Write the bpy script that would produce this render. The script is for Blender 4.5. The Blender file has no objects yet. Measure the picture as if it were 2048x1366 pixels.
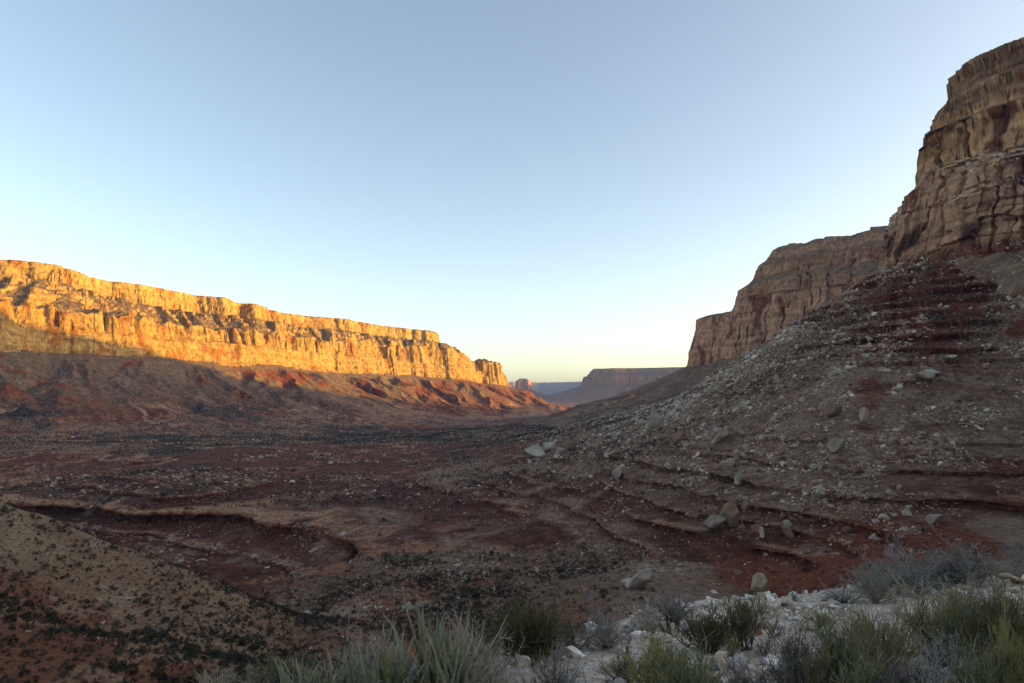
import bpy, bmesh, math, random, os, time
import numpy as np
from mathutils import Vector
T0 = time.time()
QUAL = float(os.environ.get('SCENE_QUAL', '1'))
rng = np.random.default_rng(11)
random.seed(11)
F = np.float32
scene = bpy.context.scene
COL = scene.collection

# ------------------------------------------------------------------ camera geometry
FPX, CX, CY, HORIZON = 1365.0, 1024.0, 683.0, 800.0
PITCH = math.atan((HORIZON - CY) / FPX)
CP, SP = math.cos(PITCH), math.sin(PITCH)

def pix(px, py, Y):
    """world point (camera at the origin, looking along +Y) for a photo pixel at depth Y"""
    a, b = (px - CX) / FPX, (CY - py) / FPX
    y = CP - b * SP
    k = Y / y
    return a * k, Y, (SP + b * CP) * k

# ------------------------------------------------------------------ noise
_r = np.random.default_rng(5)
_ang = _r.random(1024) * 2 * math.pi
_G2 = np.stack([np.cos(_ang), np.sin(_ang)], 1).astype(F)
_g3 = _r.normal(size=(1024, 3)); _g3 /= np.linalg.norm(_g3, axis=1)[:, None]
_G3 = _g3.astype(F)

def _hash(ix, iy, iz, seed):
    h = (ix.astype(np.uint32) * np.uint32(374761393)) ^ (iy.astype(np.uint32) * np.uint32(668265263)) ^ (iz.astype(np.uint32) * np.uint32(2147483647 - 58)) 
    h = h + np.uint32((seed * 974711 + 12345) & 0xffffffff)
    h = (h ^ (h >> np.uint32(13))) * np.uint32(1274126177)
    h = (h ^ (h >> np.uint32(16))) * np.uint32(2246822519)
    return h ^ (h >> np.uint32(15))

def hash01(i, seed, j=None):
    i = np.asarray(i).astype(np.int64).astype(np.int32)
    j = np.zeros_like(i) if j is None else np.asarray(j).astype(np.int64).astype(np.int32)
    return (_hash(i, j, np.zeros_like(i), seed) & np.uint32(0xffff)).astype(F) / F(65535)

def perlin2(x, y, seed=0):
    xf, yf = np.floor(x), np.floor(y)
    ix, iy = xf.astype(np.int32), yf.astype(np.int32)
    fx, fy = (x - xf).astype(F), (y - yf).astype(F)
    u, v = fx * fx * fx * (fx * (fx * 6 - 15) + 10), fy * fy * fy * (fy * (fy * 6 - 15) + 10)
    z = np.zeros_like(ix)
    def g(ax, ay, dx, dy):
        k = _G2[_hash(ax, ay, z, seed) & np.uint32(1023)]
        return k[..., 0] * dx + k[..., 1] * dy
    a = g(ix, iy, fx, fy); b = g(ix + 1, iy, fx - 1, fy)
    c = g(ix, iy + 1, fx, fy - 1); d = g(ix + 1, iy + 1, fx - 1, fy - 1)
    return ((a + u * (b - a)) * (1 - v) + (c + u * (d - c)) * v) * F(1.45)

def perlin3(x, y, zz, seed=0):
    xf, yf, zf = np.floor(x), np.floor(y), np.floor(zz)
    ix, iy, iz = xf.astype(np.int32), yf.astype(np.int32), zf.astype(np.int32)
    fx, fy, fz = (x - xf).astype(F), (y - yf).astype(F), (zz - zf).astype(F)
    u = fx * fx * (3 - 2 * fx); v = fy * fy * (3 - 2 * fy); w = fz * fz * (3 - 2 * fz)
    out = 0
    for dx in (0, 1):
        for dy in (0, 1):
            for dz in (0, 1):
                k = _G3[_hash(ix + dx, iy + dy, iz + dz, seed) & np.uint32(1023)]
                val = k[..., 0] * (fx - dx) + k[..., 1] * (fy - dy) + k[..., 2] * (fz - dz)
                out = out + val * (u if dx else 1 - u) * (v if dy else 1 - v) * (w if dz else 1 - w)
    return out * F(1.5)

def fbm2(x, y, lam, octv=4, seed=0, gain=0.5):
    out, a = 0, 1.0
    for o in range(octv):
        out = out + a * perlin2(x / lam, y / lam, seed + o * 17)
        lam *= 0.49; a *= gain
    return out

def sstep(a, b, x):
    t = np.clip((x - a) / (b - a), 0, 1)
    return t * t * (3 - 2 * t)

# ------------------------------------------------------------------ base ground: surveyed heights, thin-plate spline in (azimuth, log distance)
CTRL = {   # photo column: (depth, 'p'ixel row or 'z' height)
 -900: 'z: 3 -4,12 -6,50 -14,100 -5,200 -20,400 -30,700 -12,1100 0',
 -300: 'z: 3 -4.5,12 -7,30 -13,50 -19,80 -13,105 -9,150 -22,250 -43,400 -46,700 -30,900 -12,1200 0',
 0:    'z: 3 -4.5,12 -8,30 -14.0 p: 50 1366,70 1200,90 1060,105 988 z: 140 -32,200 -49,300 -52 p: 430 955,600 890,750 850,850 826 z: 1100 0,1500 10',
 150:  'z: 3 -4.5,12 -8,30 -15 p: 50 1380,70 1270,90 1140,108 1040 z: 140 -34,200 -53,270 -58,310 -54 p: 335 990,420 950,600 893,800 850,950 826 z: 1400 0',
 300:  'z: 3 -4.5,12 -8,30 -15.5 p: 50 1400,70 1300,90 1190,108 1100 z: 140 -39,190 -57,230 -58,260 -56 p: 290 1050,310 1000,420 945,600 895,900 855,1100 828',
 550:  'z: 3 -4.5,12 -8.5,30 -16 p: 50 1420,70 1350,95 1260,115 1196 z: 150 -48,190 -57 p: 205 1185,228 1140,262 1068,278 1040,350 980,450 935,650 890,1000 855,1400 834',
 750:  'z: 3 -4.5,12 -9,40 -20 p: 75 1400,95 1310,120 1250,150 1190,175 1160,195 1145,218 1125,245 1080,268 1050,300 1015,380 965,500 925,700 890,1100 860,1700 838',
 950:  'z: 3 -4.5,12 -9,40 -20 p: 75 1370,95 1310,130 1240,165 1175,185 1150,215 1122,245 1075,290 1020,350 965,450 915,600 890,900 865,1300 850,2000 832,3000 824',
 1100: 'z: 3 -4.5,12 -8.5,40 -19,75 -31 p: 100 1300,140 1215,180 1165,205 1130,240 1070,290 1000,340 940,400 905,500 880,700 862,1000 850,1500 835,2500 826,3500 822 z: 4200 -25,5000 8,6500 33,9000 60,12000 85,20000 100',
 1300: 'z: 3 -4.5,12 -8,40 -18,80 -32 p: 130 1210,160 1160,200 1090,240 1010,280 950,330 890,400 852,500 822,600 808 z: 720 -12,900 -32,1200 -42,2000 -50,3500 -58,4200 -25,5000 8,6500 33,12000 85',
 1450: 'z: 3 -4.5,12 -8,40 -18,90 -34 p: 150 1180,175 1120,205 1040,240 970,280 890,330 820,390 772,455 740 z: 560 12,700 -8,1000 -20,2000 -50',
 1600: 'z: 3 -4.5,12 -8,40 -18,90 -33 p: 142 1180,170 1110,200 1010,240 910,285 810,340 730,400 682,455 646 z: 550 45,700 32,1000 30',
 1780: 'z: 3 -4.5,12 -7.5,40 -17,90 -30 p: 122 1130,160 1070,200 970,240 860,290 740,340 650,400 574,425 545 z: 600 85,900 85',
 1920: 'z: 3 -4.5,12 -7,40 -16,90 -28 p: 150 1060,195 985,240 850,290 710,340 610,390 532 z: 500 90,900 95',
 2048: 'z: 3 -4.5,12 -7,40 -15,90 -27 p: 150 1050,190 990,240 840,290 690,340 575,375 515 z: 500 95,900 95',
 2300: 'z: 3 -4,12 -6.5,40 -13,90 -22,150 -21,190 -14,240 11,290 46,330 75,450 95',
 2700: 'z: 3 -3.5,14 -5,50 -9,120 -6,180 25,260 70,400 92',
}
pts = []
for px, spec in CTRL.items():
    mode = 'z'
    for tok in spec.replace(',', ' , ').replace(' z: ', ' ,z: ').replace(' p: ', ' ,p: ').split(','):
        tok = tok.strip()
        if not tok: continue
        if tok[:2] in ('z:', 'p:'): mode = tok[0]; tok = tok[2:].strip()
        if not tok: continue
        Y, v = [float(q) for q in tok.split()]
        if mode == 'p': x, y, z = pix(px, v, Y)
        else:
            x, y, z = (px - CX) / FPX * Y, Y, v
        pts.append((math.atan2(x, y), math.log(math.hypot(x, y)), z))
for az, prof in {70: ((4, -3), (14, -4), (50, 0), (150, 35), (300, 90), (800, 95)), 110: ((4, -2.5), (50, 6), (200, 60), (500, 95)),
                 150: ((4, -2.5), (50, 8), (200, 60), (600, 95)), 180: ((4, -2.5), (50, 6), (200, 45), (600, 90)), -180: ((4, -2.5), (50, 6), (200, 45), (600, 90)),
                 -140: ((4, -3), (50, 3), (200, 25), (600, 60)), -100: ((4, -3.5), (50, -3), (200, 0), (600, 10)), -70: ((4, -4), (50, -8), (200, -10), (600, -10))}.items():
    for r_, z_ in prof: pts.append((math.radians(az), math.log(r_), z_))
for az in (-180, -120, -60, -30, 0, 30, 60, 120, 180):
    pts.append((math.radians(az), math.log(1.0), -4))
for az in (-30, -15, -5, 5, 20, 40, 80, -80, 180, -180):
    pts.append((math.radians(az), math.log(15000), 90)); pts.append((math.radians(az), math.log(45000), 110))
pts = np.array(pts)
US = 2.0
def _tpsk(d2): return np.where(d2 > 1e-12, d2 * np.log(np.maximum(d2, 1e-12)), 0)
_u, _v, _z = pts[:, 0] * US, pts[:, 1], pts[:, 2]
n = len(pts)
K = _tpsk((_u[:, None] - _u) ** 2 + (_v[:, None] - _v) ** 2) + np.eye(n) * 0.0006
P = np.stack([np.ones(n), _u, _v], 1)
A = np.block([[K, P], [P.T, np.zeros((3, 3))]])
W = np.linalg.solve(A, np.concatenate([_z, np.zeros(3)]))
NU, NV = 721, 560
AZG = np.linspace(-math.pi, math.pi, NU); VG = np.linspace(math.log(0.8), math.log(50000), NV)
gu, gv = np.meshgrid(AZG * US, VG, indexing='ij')
tg = W[n] + W[n + 1] * gu + W[n + 2] * gv
for k in range(n):
    tg += W[k] * _tpsk((gu - _u[k]) ** 2 + (gv - _v[k]) ** 2)
tg = tg.astype(F)

def base_ground(x, y):
    az = np.arctan2(x, y); v = np.log(np.maximum(np.hypot(x, y), 0.81))
    fu = np.clip((az + math.pi) / (2 * math.pi) * (NU - 1), 0, NU - 1.001); fv = np.clip((v - VG[0]) / (VG[1] - VG[0]), 0, NV - 1.001)
    iu, iv = fu.astype(np.int32), fv.astype(np.int32)
    fu = (fu - iu).astype(F); fv = (fv - iv).astype(F)
    return (tg[iu, iv] * (1 - fu) * (1 - fv) + tg[iu + 1, iv] * fu * (1 - fv) + tg[iu, iv + 1] * (1 - fu) * fv + tg[iu + 1, iv + 1] * fu * fv)

# ------------------------------------------------------------------ mesas: distance to their rims
def poly_sd(poly, x, y, margin):
    """signed distance (negative inside) and arc length of the nearest rim point; far points get margin"""
    P = np.array(poly, float)
    d = np.full(x.shape, margin, F); s = np.zeros(x.shape, F)
    lo, hi = P.min(0) - margin, P.max(0) + margin
    m = (x > lo[0]) & (x < hi[0]) & (y > lo[1]) & (y < hi[1])
    if not m.any(): return d, s
    X, Y = x[m].astype(F), y[m].astype(F)
    best = np.full(X.shape, 1e18, F); bs = np.zeros(X.shape, F); inside = np.zeros(X.shape, bool)
    acc = 0.0
    for i in range(len(P)):
        a, b = P[i], P[(i + 1) % len(P)]
        e = b - a; L = math.hypot(*e)
        t = np.clip(((X - F(a[0])) * F(e[0]) + (Y - F(a[1])) * F(e[1])) / F(L * L), 0, 1)
        dd = (X - F(a[0]) - t * F(e[0])) ** 2 + (Y - F(a[1]) - t * F(e[1])) ** 2
        c = dd < best
        best = np.where(c, dd, best); bs = np.where(c, F(acc) + t * F(L), bs)
        if a[1] != b[1]:
            inside ^= ((a[1] > Y) != (b[1] > Y)) & (X < (b[0] - a[0]) * (Y - a[1]) / (b[1] - a[1]) + a[0])
        acc += L
    sd = np.sqrt(best); sd[inside] *= -1
    d[m] = np.minimum(sd, margin); s[m] = bs
    return d, s

LEFT_UP = [(-1700, 250), (-1110, 730), (-890, 1075), (-770, 1150), (-752, 1235), (-705, 1340), (-642, 1450), (-565, 1550), (-535, 1700), (-440, 1800), (-373, 1920),
           (-300, 1985), (-238, 2035), (-222, 2075), (-330, 2230), (-700, 2450), (-3000, 2600), (-3000, 250)]
LEFT_LOW = [(-1400, 180), (-930, 620), (-705, 985), (-640, 1110), (-585, 1235), (-520, 1350), (-480, 1500), (-440, 1650), (-345, 1800), (-280, 1890), (-160, 1990), (-95, 2130),
            (-22, 2225), (-50, 2330), (-250, 2480), (-700, 2650), (-3000, 2700), (-3000, 180)]
RIGHT_UP = [(620, -500), (480, 50), (395, 250), (338, 345), (300, 398), (289, 425), (318, 475), (375, 540), (470, 640), (515, 750), (487, 838), (402, 918), (378, 955), (405, 1010),
            (640, 1115), (1420, 1330), (1850, 1620), (2300, 1940), (2900, 2600), (3300, 2980), (7000, 3300), (7000, -3000), (620, -3000)]  # unseen rim past the second nose, shaped to place the cast shadow edge
RIGHT_LOW = [(590, -500), (440, 40), (352, 245), (303, 335), (266, 395), (258, 437), (272, 472), (300, 530), (400, 650), (445, 755), (405, 850), (335, 925), (316, 955), (345, 1010),
             (335, 1090), (314, 1150), (330, 1195), (420, 1240), (640, 1330), (1300, 1480), (1750, 1800), (2250, 2200), (2850, 2900), (7000, 3250), (7000, -3000), (590, -3000)]
EDGE_X, EDGE_Y = [-40, -3, -1.5, -0.6, 0.35, 1.5, 2.3, 6, 12, 40], [2.5, 3.3, 3.9, 4.8, 6.2, 7.3, 7.8, 7.9, 8.6, 9]
FAR_MESA = [(612, 5000), (700, 4910), (900, 4890), (1200, 4720), (1700, 4620), (2500, 4200), (6000, 3900), (7000, 9000), (1700, 9000), (900, 6500), (640, 5500)]
BACK_MESA = [(-6000, 12500), (-2500, 12100), (-900, 12350), (-200, 12000), (500, 12300), (1300, 11800), (2500, 12000), (6000, 11500), (9000, 15000), (0, 18000), (-6000, 16000)]
BUTTE = [(30, 6470), (62, 6420), (110, 6440), (150, 6410), (178, 6470), (175, 6560), (120, 6590), (55, 6570)]

def billow(x, lam, seed):      # rounded buttresses, sharp clefts between them
    return np.abs(perlin2(x / lam, np.zeros_like(x) + F(0.37 + seed), seed)) * 2.0

def flute(s, x, y, amps, seed):
    """buttresses and clefts along a rim, uneven in spacing and in size"""
    out = 0
    for k, (lam, a) in enumerate(amps):
        wob = perlin2(x / (lam * 0.9), y / (lam * 0.9), seed + 40 + k) * 0.5 * lam + perlin2(s / (lam * 2.7), s * 0 + 0.7 + k, seed + 60 + k) * 1.3 * lam
        size = np.clip(0.55 + 1.5 * perlin2(s / (lam * 3.1), s * 0 + 0.2 + k, seed + 70 + k), 0.1, 1.5)
        t = (s + wob) / lam
        out = out + a * size * (np.sqrt(np.minimum(perlin2(t, t * 0.21 + 0.31 + k, seed + k) ** 2 * 4.5 + 0.012, 1.0)) - 0.5)
    return out

def talus(x, slope, L):        # drop below the cliff foot, x metres out
    return slope * L * (1 - np.exp(-np.maximum(x, 0) / L))

def heights(x, y, detail=True):
    """ground height, and the layers that made it"""
    g = base_ground(x, y).astype(F)
    edge = np.interp(x, EDGE_X, EDGE_Y).astype(F)
    over = y - edge - 0.35 * perlin2(x / 1.3, y / 1.3, 900) - 0.15 * perlin2(x / .45, y / .45, 901)
    nearz = -1.14 - 0.158 * np.maximum(y, -4) + 0.064 * np.clip(x, -30, 12) - 0.85 * np.where(over > 0, np.sqrt(over * over + 0.09) - 0.3, 0) - 0.25 * sstep(3, 0, y)
    nearz = np.where((np.abs(x) < 60) & (y > -60) & (y < 30), nearz - 0.3 * np.maximum(-y - 8, 0) - .2 * np.maximum(np.abs(x) - 20, 0), -999).astype(F)
    ledge_m = nearz > g
    g = np.maximum(g, nearz)
    r = np.hypot(x, y)
    info = {'overlook': ledge_m}
    # ---- left ridge
    M = 560.0
    dl, sl = poly_sd(LEFT_LOW, x, y, M)
    du, su = poly_sd(LEFT_UP, x, y, M)
    big_l = flute(sl, x, y, ((230, 56), (66, 22)), 3)
    fin_l = flute(sl, x, y, ((24, 3.6), (9.5, 1.5)), 13)
    big_u = flute(su, x, y, ((240, 40), (105, 20), (44, 8)), 23)
    fin_u = flute(su, x, y, ((21, 4.0), (9, 1.5)), 33)
    dip = 22 * sstep(1750, 2280, y) 
    d1 = dl - big_l * 0.55 - fin_l
    d2 = dl + 12 - big_l * 1.0 - 2.0 * fin_l - flute(sl, x, y, ((37, 18),), 18)
    du_ = du - big_u - fin_u
    sw = sl + 30 * perlin2(x / 90, y / 90, 76) + 10 * perlin2(x / 28, y / 28, 75)
    spur = (1 - np.abs(perlin2((sw + 0.22 * dl) / 74, dl / 260, 77)) * 2.4) * 12 + (1 - np.abs(perlin2((sw + 0.3 * dl) / 27, dl / 110, 78)) * 2.4) * 3.5
    x1 = d1 - 13
    t1 = 71 - dip * 1.15 - talus(x1, 0.66, 210) + spur * sstep(2, 60, x1) * (1 - sstep(140, 330, x1))
    z1 = np.where(d1 < 13, 71 - dip * 1.15 + 39 * np.clip(1 - d1 / 13, 0, 1) ** 0.8, t1)
    z2 = np.where(d2 < 9, 110 - dip + (28 + 9 * perlin2(sl / 33, dl / 40, 74) + 5 * perlin2(sl / 12, dl / 15, 73)) * np.clip(1 - d2 / 9, 0, 1) + np.clip(-d2 * 0.15, 0, 4), 110 - dip - 0.4 * (d2 - 9)) - 4 * np.maximum(d1, 0)
    x3 = du_ - 10
    t3 = 180 - dip * .6 - 0.60 * np.maximum(x3, 0) + ((1 - np.abs(perlin2((su + 0.35 * du) / 62, du / 260, 79)) * 2.2) * 13 + (1 - np.abs(perlin2((su + 0.4 * du) / 24, du / 160, 80)) * 2.2) * 4.5) * sstep(0, 30, x3)
    cap = 213 + 9 * sstep(1650, 1350, y) + 9 * np.exp(-((y - 1120) / 75) ** 2) * sstep(-900, -820, x)
    cb = 182 + 18 * sstep(1350, 1100, y)
    t3 = t3 + cb - 180
    uo = t3 / 9.0 + 0.6 * perlin2(x / 60, y / 60, 81); fo = uo - np.floor(uo)
    t3 = t3 + (sstep(.38, .62, fo) - fo) * 9.0 * sstep(-.15, .3, perlin2(x / 38, y / 38, 82) + .5 * perlin2(x / 15, y / 15, 84)) * .9
    z3 = np.where(du_ < 10, cb - dip * .6 + (cap - cb) * np.clip(1 - du_ / 10, 0, 1) ** 0.7 + np.clip(-du_ * 0.05, 0, 14), t3 - 3.5 * np.maximum(d2 + 2, 0))
    zl = np.maximum(np.maximum(z1, z2), z3)
    zl = np.where((dl < M) | (du < M), zl, -999)
    # ---- right wall
    M = 560.0
    dl_, s_l = poly_sd(RIGHT_LOW, x, y, M)
    dr_, s_r = poly_sd(RIGHT_UP, x, y, M)
    near = 1 - sstep(500, 780, y)
    e1 = dl_ - flute(s_l, x, y, ((90, 10), (34, 6)), 53) - flute(s_l, x, y, ((17, 2.6), (7, 1.1)), 63)
    e2 = dr_ - flute(s_r, x, y, ((80, 9), (30, 5)), 83) * (1 + 1.1 * (1 - near)) - flute(s_r, x, y, ((14, 2.4), (6, 1.0)), 93)
    foot = 62 + 18 * near
    slope = 0.52 + 0.33 * near
    y1 = e1 - 11
    q1 = np.where(e1 < 11, foot + (137 - 17 * near - foot) * np.interp(np.clip(e1, -5, 11), [-5, 0, 1.5, 4.5, 6, 9, 11], [1, 0.985, 0.74, 0.66, 0.30, 0.22, 0]).astype(F) + np.clip(-e1 * (0.32 + .45 * near), 0, 7 + 15 * near),
                  foot - talus(y1, slope, 260) - 0.14 * np.maximum(y1 - 190, 0) * (1 - near) + (1 - np.abs(perlin2(s_l / 40, dl_ / 300, 87)) * 2.2) * 4 * sstep(0, 40, y1) * (1 - near))
    up_base = np.interp(np.clip(e2, -60, 60), [-60, -8, 0, 1.5, 8, 9.5, 15, 16.5, 21, 23, 29, 60], [221, 218, 215, 199, 194, 184, 181, 173, 170, 146, 137, 118]).astype(F)
    far_up = np.interp(np.clip(e2, -60, 90), [-60, -20, -8, 0, 9, 22, 27, 36, 60, 90], [225, 218, 214, 209, 196, 189, 172, 164, 148, 126]).astype(F)
    far_up = far_up + (1 - near) * (8 * perlin2(s_r / 47, s_r * 0 + .4, 94) + 7 * (hash01(np.floor(s_r / 19 + .3 * perlin2(x / 30, y / 30, 95)), 19) - .5)) * sstep(30, 4, e2) * sstep(-60, -10, e2)
    q2 = up_base * near + far_up * (1 - near)
    q2 = q2 - 3.5 * np.maximum(e1, 0) * (e2 > 26)
    q2 = q2 + 118 * np.exp(-(((x - 930) / 230) ** 2 + ((y - 720) / 330) ** 2)) * (e2 < -5)  # unseen hill added on the plateau to shadow the left ridge
    zr = np.maximum(q1, q2)
    zr = np.where((dl_ < M) | (dr_ < M), zr, -999)
    # ---- far mesas
    def mesa(poly, prof_d, prof_z, slope, L, amps, M, seed):
        d, s = poly_sd(poly, x, y, M)
        e = d - flute(s, x, y, amps, seed)
        sp = (1 - np.abs(perlin2(s / (amps[0][0] * .5), d / (M), seed + 7)) * 2.2) * amps[0][1] * 0.35 * sstep(0, L * .4, e - prof_d[-1])
        z = np.where(e < prof_d[-1], np.interp(e, prof_d, prof_z).astype(F), prof_z[-1] - talus(e - prof_d[-1], slope, L) + sp)
        return np.where(d < M, z, -999), d
    zf, df = mesa(FAR_MESA, [-300, 0, 14, 50, 64, 72], [238, 228, 206, 172, 168, 112], 0.5, 330, ((230, 50), (90, 22), (36, 8)), 1300, 103)
    zb, db = mesa(BACK_MESA, [-300, 0, 30, 120, 150], [330, 310, 270, 215, 190], 0.45, 320, ((500, 120), (200, 50), (80, 16)), 1100, 113)
    zu, dbt = mesa(BUTTE, [-60, -42, -30, -6, 0, 6, 13], [198, 206, 190, 182, 172, 120, 104], 0.72, 120, ((48, 12), (20, 6), (9, 3)), 300, 123)
    lay = np.stack([g, zl, zr, zf, zb, zu])
    which = np.argmax(lay, 0)
    h = np.max(lay, 0).astype(F)
    info.update(which=which, g=g, d1=d1, d2=d2, du=du_, e1=e1, e2=e2, df=df, sl=sl, s_l=s_l, s_r=s_r, su=su, near=near)
    return h, info

# ------------------------------------------------------------------ red-bed ledges: level strata stand out as steps
LEDGE_LEVELS = [(-55.3, 1.3), (-49.8, 4.6), (-44.4, 1.8), (-41.2, 1.4), (-37.8, 1.8), (-34.6, 1.4), (-31.4, 2.2), (-27.4, 2.6), (-22.0, 1.4), (-14.5, 1.3),
                (16, 2.0), (22, 2.4), (28.5, 3.2), (35.5, 3.0), (42.5, 4.0), (50, 3.4), (57, 4.4), (64, 3.4), (71, 4.2), (77, 3)]
def build_step_table():
    zi = np.arange(-90, 130, 0.05)
    gsl = np.ones_like(zi)
    for lv, th in LEDGE_LEVELS:
        gsl *= np.where(np.abs(zi - lv) < 1.25 * th, 0.60, 1)
    for lv, th in LEDGE_LEVELS:
        gsl = np.where(np.abs(zi - lv) < th / 14, 7.0, gsl)
    zo = np.cumsum(gsl) * 0.05; zo += zi[0] - zo[0]
    k = np.ones(401) / 401                                   # keep the long-range height: take out the slow drift
    dr = np.convolve(np.pad(zo - zi, 200, mode='edge'), k, 'valid')
    return zi, zo - dr, dr
STEP_I, STEP_O, _dr = build_step_table()
LV_Z = np.array([l_[0] for l_ in LEDGE_LEVELS], F)
LEDGE_OUT = [(float(np.interp(lv, STEP_I, STEP_O)), th) for lv, th in LEDGE_LEVELS]

def blob(x, y, px, Y, wx, wl, rot=0.0):
    """soft patch of the terrain centred at (photo column px, depth Y)"""
    pc = (x / np.maximum(y, 1) * FPX + CX - px) / wx
    l = np.log(np.maximum(y, 1) / Y) / wl
    c, s = math.cos(rot), math.sin(rot)
    a, b = pc * c + l * s, -pc * s + l * c
    return np.exp(-(a * a + b * b))

def full_height(x, y):
    h, I = heights(x, y)
    r = np.hypot(x, y); pc = x / np.maximum(y, 1) * FPX + CX
    ground = (I['which'] == 0)
    # broken ground, coarse to fine, fading out where too small to see
    amp = sstep(14, 60, r)
    rough = 0
    hill_m = sstep(30, 45, y) * sstep(150, 120, y) * sstep(760, 600, pc)
    canyon_m = sstep(150, 200, r) * sstep(520, 330, r)
    gl = ground.astype(F)
    talus_m = np.maximum(gl, ((I['which'] == 1) & (I['d1'] > 16)) | ((I['which'] == 2) & (I['e1'] > 14)))
    for k, lam in enumerate((170, 80, 38, 18, 8.5, 4.0, 1.9, 0.9, 0.42)):
        a = lam * 0.021 * np.clip(2.2 - 4.5 * (r * 0.0022 / lam), 0, 1)
        if lam > 30: a = a * amp
        elif lam > 3: a = a * (0.15 + 0.85 * amp)
        if 3 < lam < 40: a = a * (1 + 1.6 * hill_m)
        if 8 < lam < 90: a = a * (1 - .45 * canyon_m)
        rough = rough + a * perlin2(x / lam, y / lam, 200 + k)
    h = h + rough * talus_m * np.where(ground, 1, 1.5)
    # red-bed masks
    near_r = sstep(120, 190, r) * (1 - sstep(700, 1200, r))
    nz = fbm2(x, y, 55, 3, 300)
    ledge = near_r * sstep(-0.4, 0.0, nz + 1.1 * (blob(x, y, 350, 300, 420, .30) + blob(x, y, 900, 270, 420, .3) + blob(x, y, 1500, 225, 420, .28) + 1.5 * blob(x, y, 1870, 345, 190, .22) + blob(x, y, 2050, 215, 260, .2)) - 0.55)
    floor_led = sstep(900, 1400, y) * (1 - sstep(3600, 4600, y)) * ground
    wob = fbm2(x, y, 34, 3, 310) * 0.8
    st = np.interp(h + wob, STEP_I, STEP_O).astype(F) - wob
    lvi = np.argmin(np.abs(h[..., None] - LV_Z[None, None, :]), -1).astype(F)
    lstr = sstep(-.55, -.2, perlin2(x / 62 + 13.7 * lvi, y / 62 + 3.1 * lvi, 321) + .4 * perlin2(x / 21 + 7.7 * lvi, y / 21, 322)) if h.ndim == 2 else 1.0
    lstr = np.maximum(lstr, (np.abs(LV_Z[lvi.astype(int)] + 49.8) < .1) * sstep(860, 700, pc)) if h.ndim == 2 else 1.0
    I['lstr'] = lstr
    h2 = h + lstr * (st - h) * np.clip(ledge, 0, 1) * ground * (0.3 + 0.7 * sstep(-0.45, 0.0, fbm2(x, y, 30, 2, 320) + 0.15))
    # far floor: low benches
    u = (h + fbm2(x, y, 240, 3, 330) * 9) / 5.0
    fr = u - np.floor(u)
    h2 = h2 + floor_led * (sstep(0.35, 0.65, fr) - fr) * 3.2
    I['wob'] = wob; I['ledge'] = ledge; I['pc'] = pc; I['r'] = r
    return h2.astype(F), I
# ------------------------------------------------------------------ terrain mesh: rows follow what can be seen from the overlook
NR = int(1000 * QUAL ** .5); NF = int(1500 * QUAL ** .5)
half = math.radians(39.5)
az_f = np.linspace(-half, half, NF)
side = half + (math.pi - half) * (np.linspace(0, 1, 110)[1:] ** 1.6)
AZ = np.concatenate([-side[::-1], az_f, side])
NA = len(AZ)
# coarse survey
azc = np.concatenate([-side[::-5], np.linspace(-half, half, int(300 * QUAL ** .5)), side[::5]]); azc.sort()
lr0, lr1 = math.log(1.0), math.log(19800)
VC = 3000
lrc = np.linspace(lr0, lr1, VC)
ga, gl_ = np.meshgrid(azc, lrc, indexing='ij')
rr = np.exp(gl_)
hc, _i = full_height((rr * np.sin(ga)), (rr * np.cos(ga)))
ea = np.arctan2(hc, rr)
cm = np.maximum.accumulate(ea, 1)
vis = (ea >= cm - 0.004)
de = np.abs(np.diff(ea, axis=1, prepend=ea[:, :1]))
dl = (lr1 - lr0) / VC
w = de * np.where(vis, 1.0, 0.10) + 0.010 * dl * np.where(gl_ > math.log(8000), .3, 1)
def blur(a, k, axis):
    ker = np.hanning(2 * k + 3)[1:-1]; ker /= ker.sum()
    pad = [(0, 0), (0, 0)]; pad[axis] = (k, k)
    b = np.pad(a, pad, mode='edge')
    out = 0
    for i in range(2 * k + 1):
        sl = [slice(None), slice(None)]; sl[axis] = slice(i, i + a.shape[axis])
        out = out + ker[i] * b[tuple(sl)]
    return out
w = blur(blur(w, 2, 1), 2, 0)
cdf = np.cumsum(w, 1); cdf = (cdf - cdf[:, :1]) / (cdf[:, -1:] - cdf[:, :1])
tt = np.linspace(0, 1, NR)
rows_c = np.stack([np.interp(tt, cdf[i], lrc) for i in range(len(azc))])
rows = np.empty((NA, NR))
for j in range(NR):
    rows[:, j] = np.interp(AZ, azc, rows_c[:, j])
R = np.exp(rows)
X = (R * np.sin(AZ)[:, None]).astype(F); Yg = (R * np.cos(AZ)[:, None]).astype(F)
Z, I = full_height(X, Yg)
which = I['which']
print('heights', round(time.time() - T0, 1))

def grid_normals(X, Y, Z):
    def d(a, ax): return np.gradient(a, axis=ax)
    ux, uy, uz = d(X, 0), d(Y, 0), d(Z, 0)
    vx, vy, vz = d(X, 1), d(Y, 1), d(Z, 1)
    nx, ny, nz = uy * vz - uz * vy, uz * vx - ux * vz, ux * vy - uy * vx
    L = np.sqrt(nx * nx + ny * ny + nz * nz) + 1e-20
    s = np.sign(nz + 1e-20)
    return nx / L * s, ny / L * s, nz / L * s

nx, ny, nz = grid_normals(X, Yg, Z)
gm_ = which == 0
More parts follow.
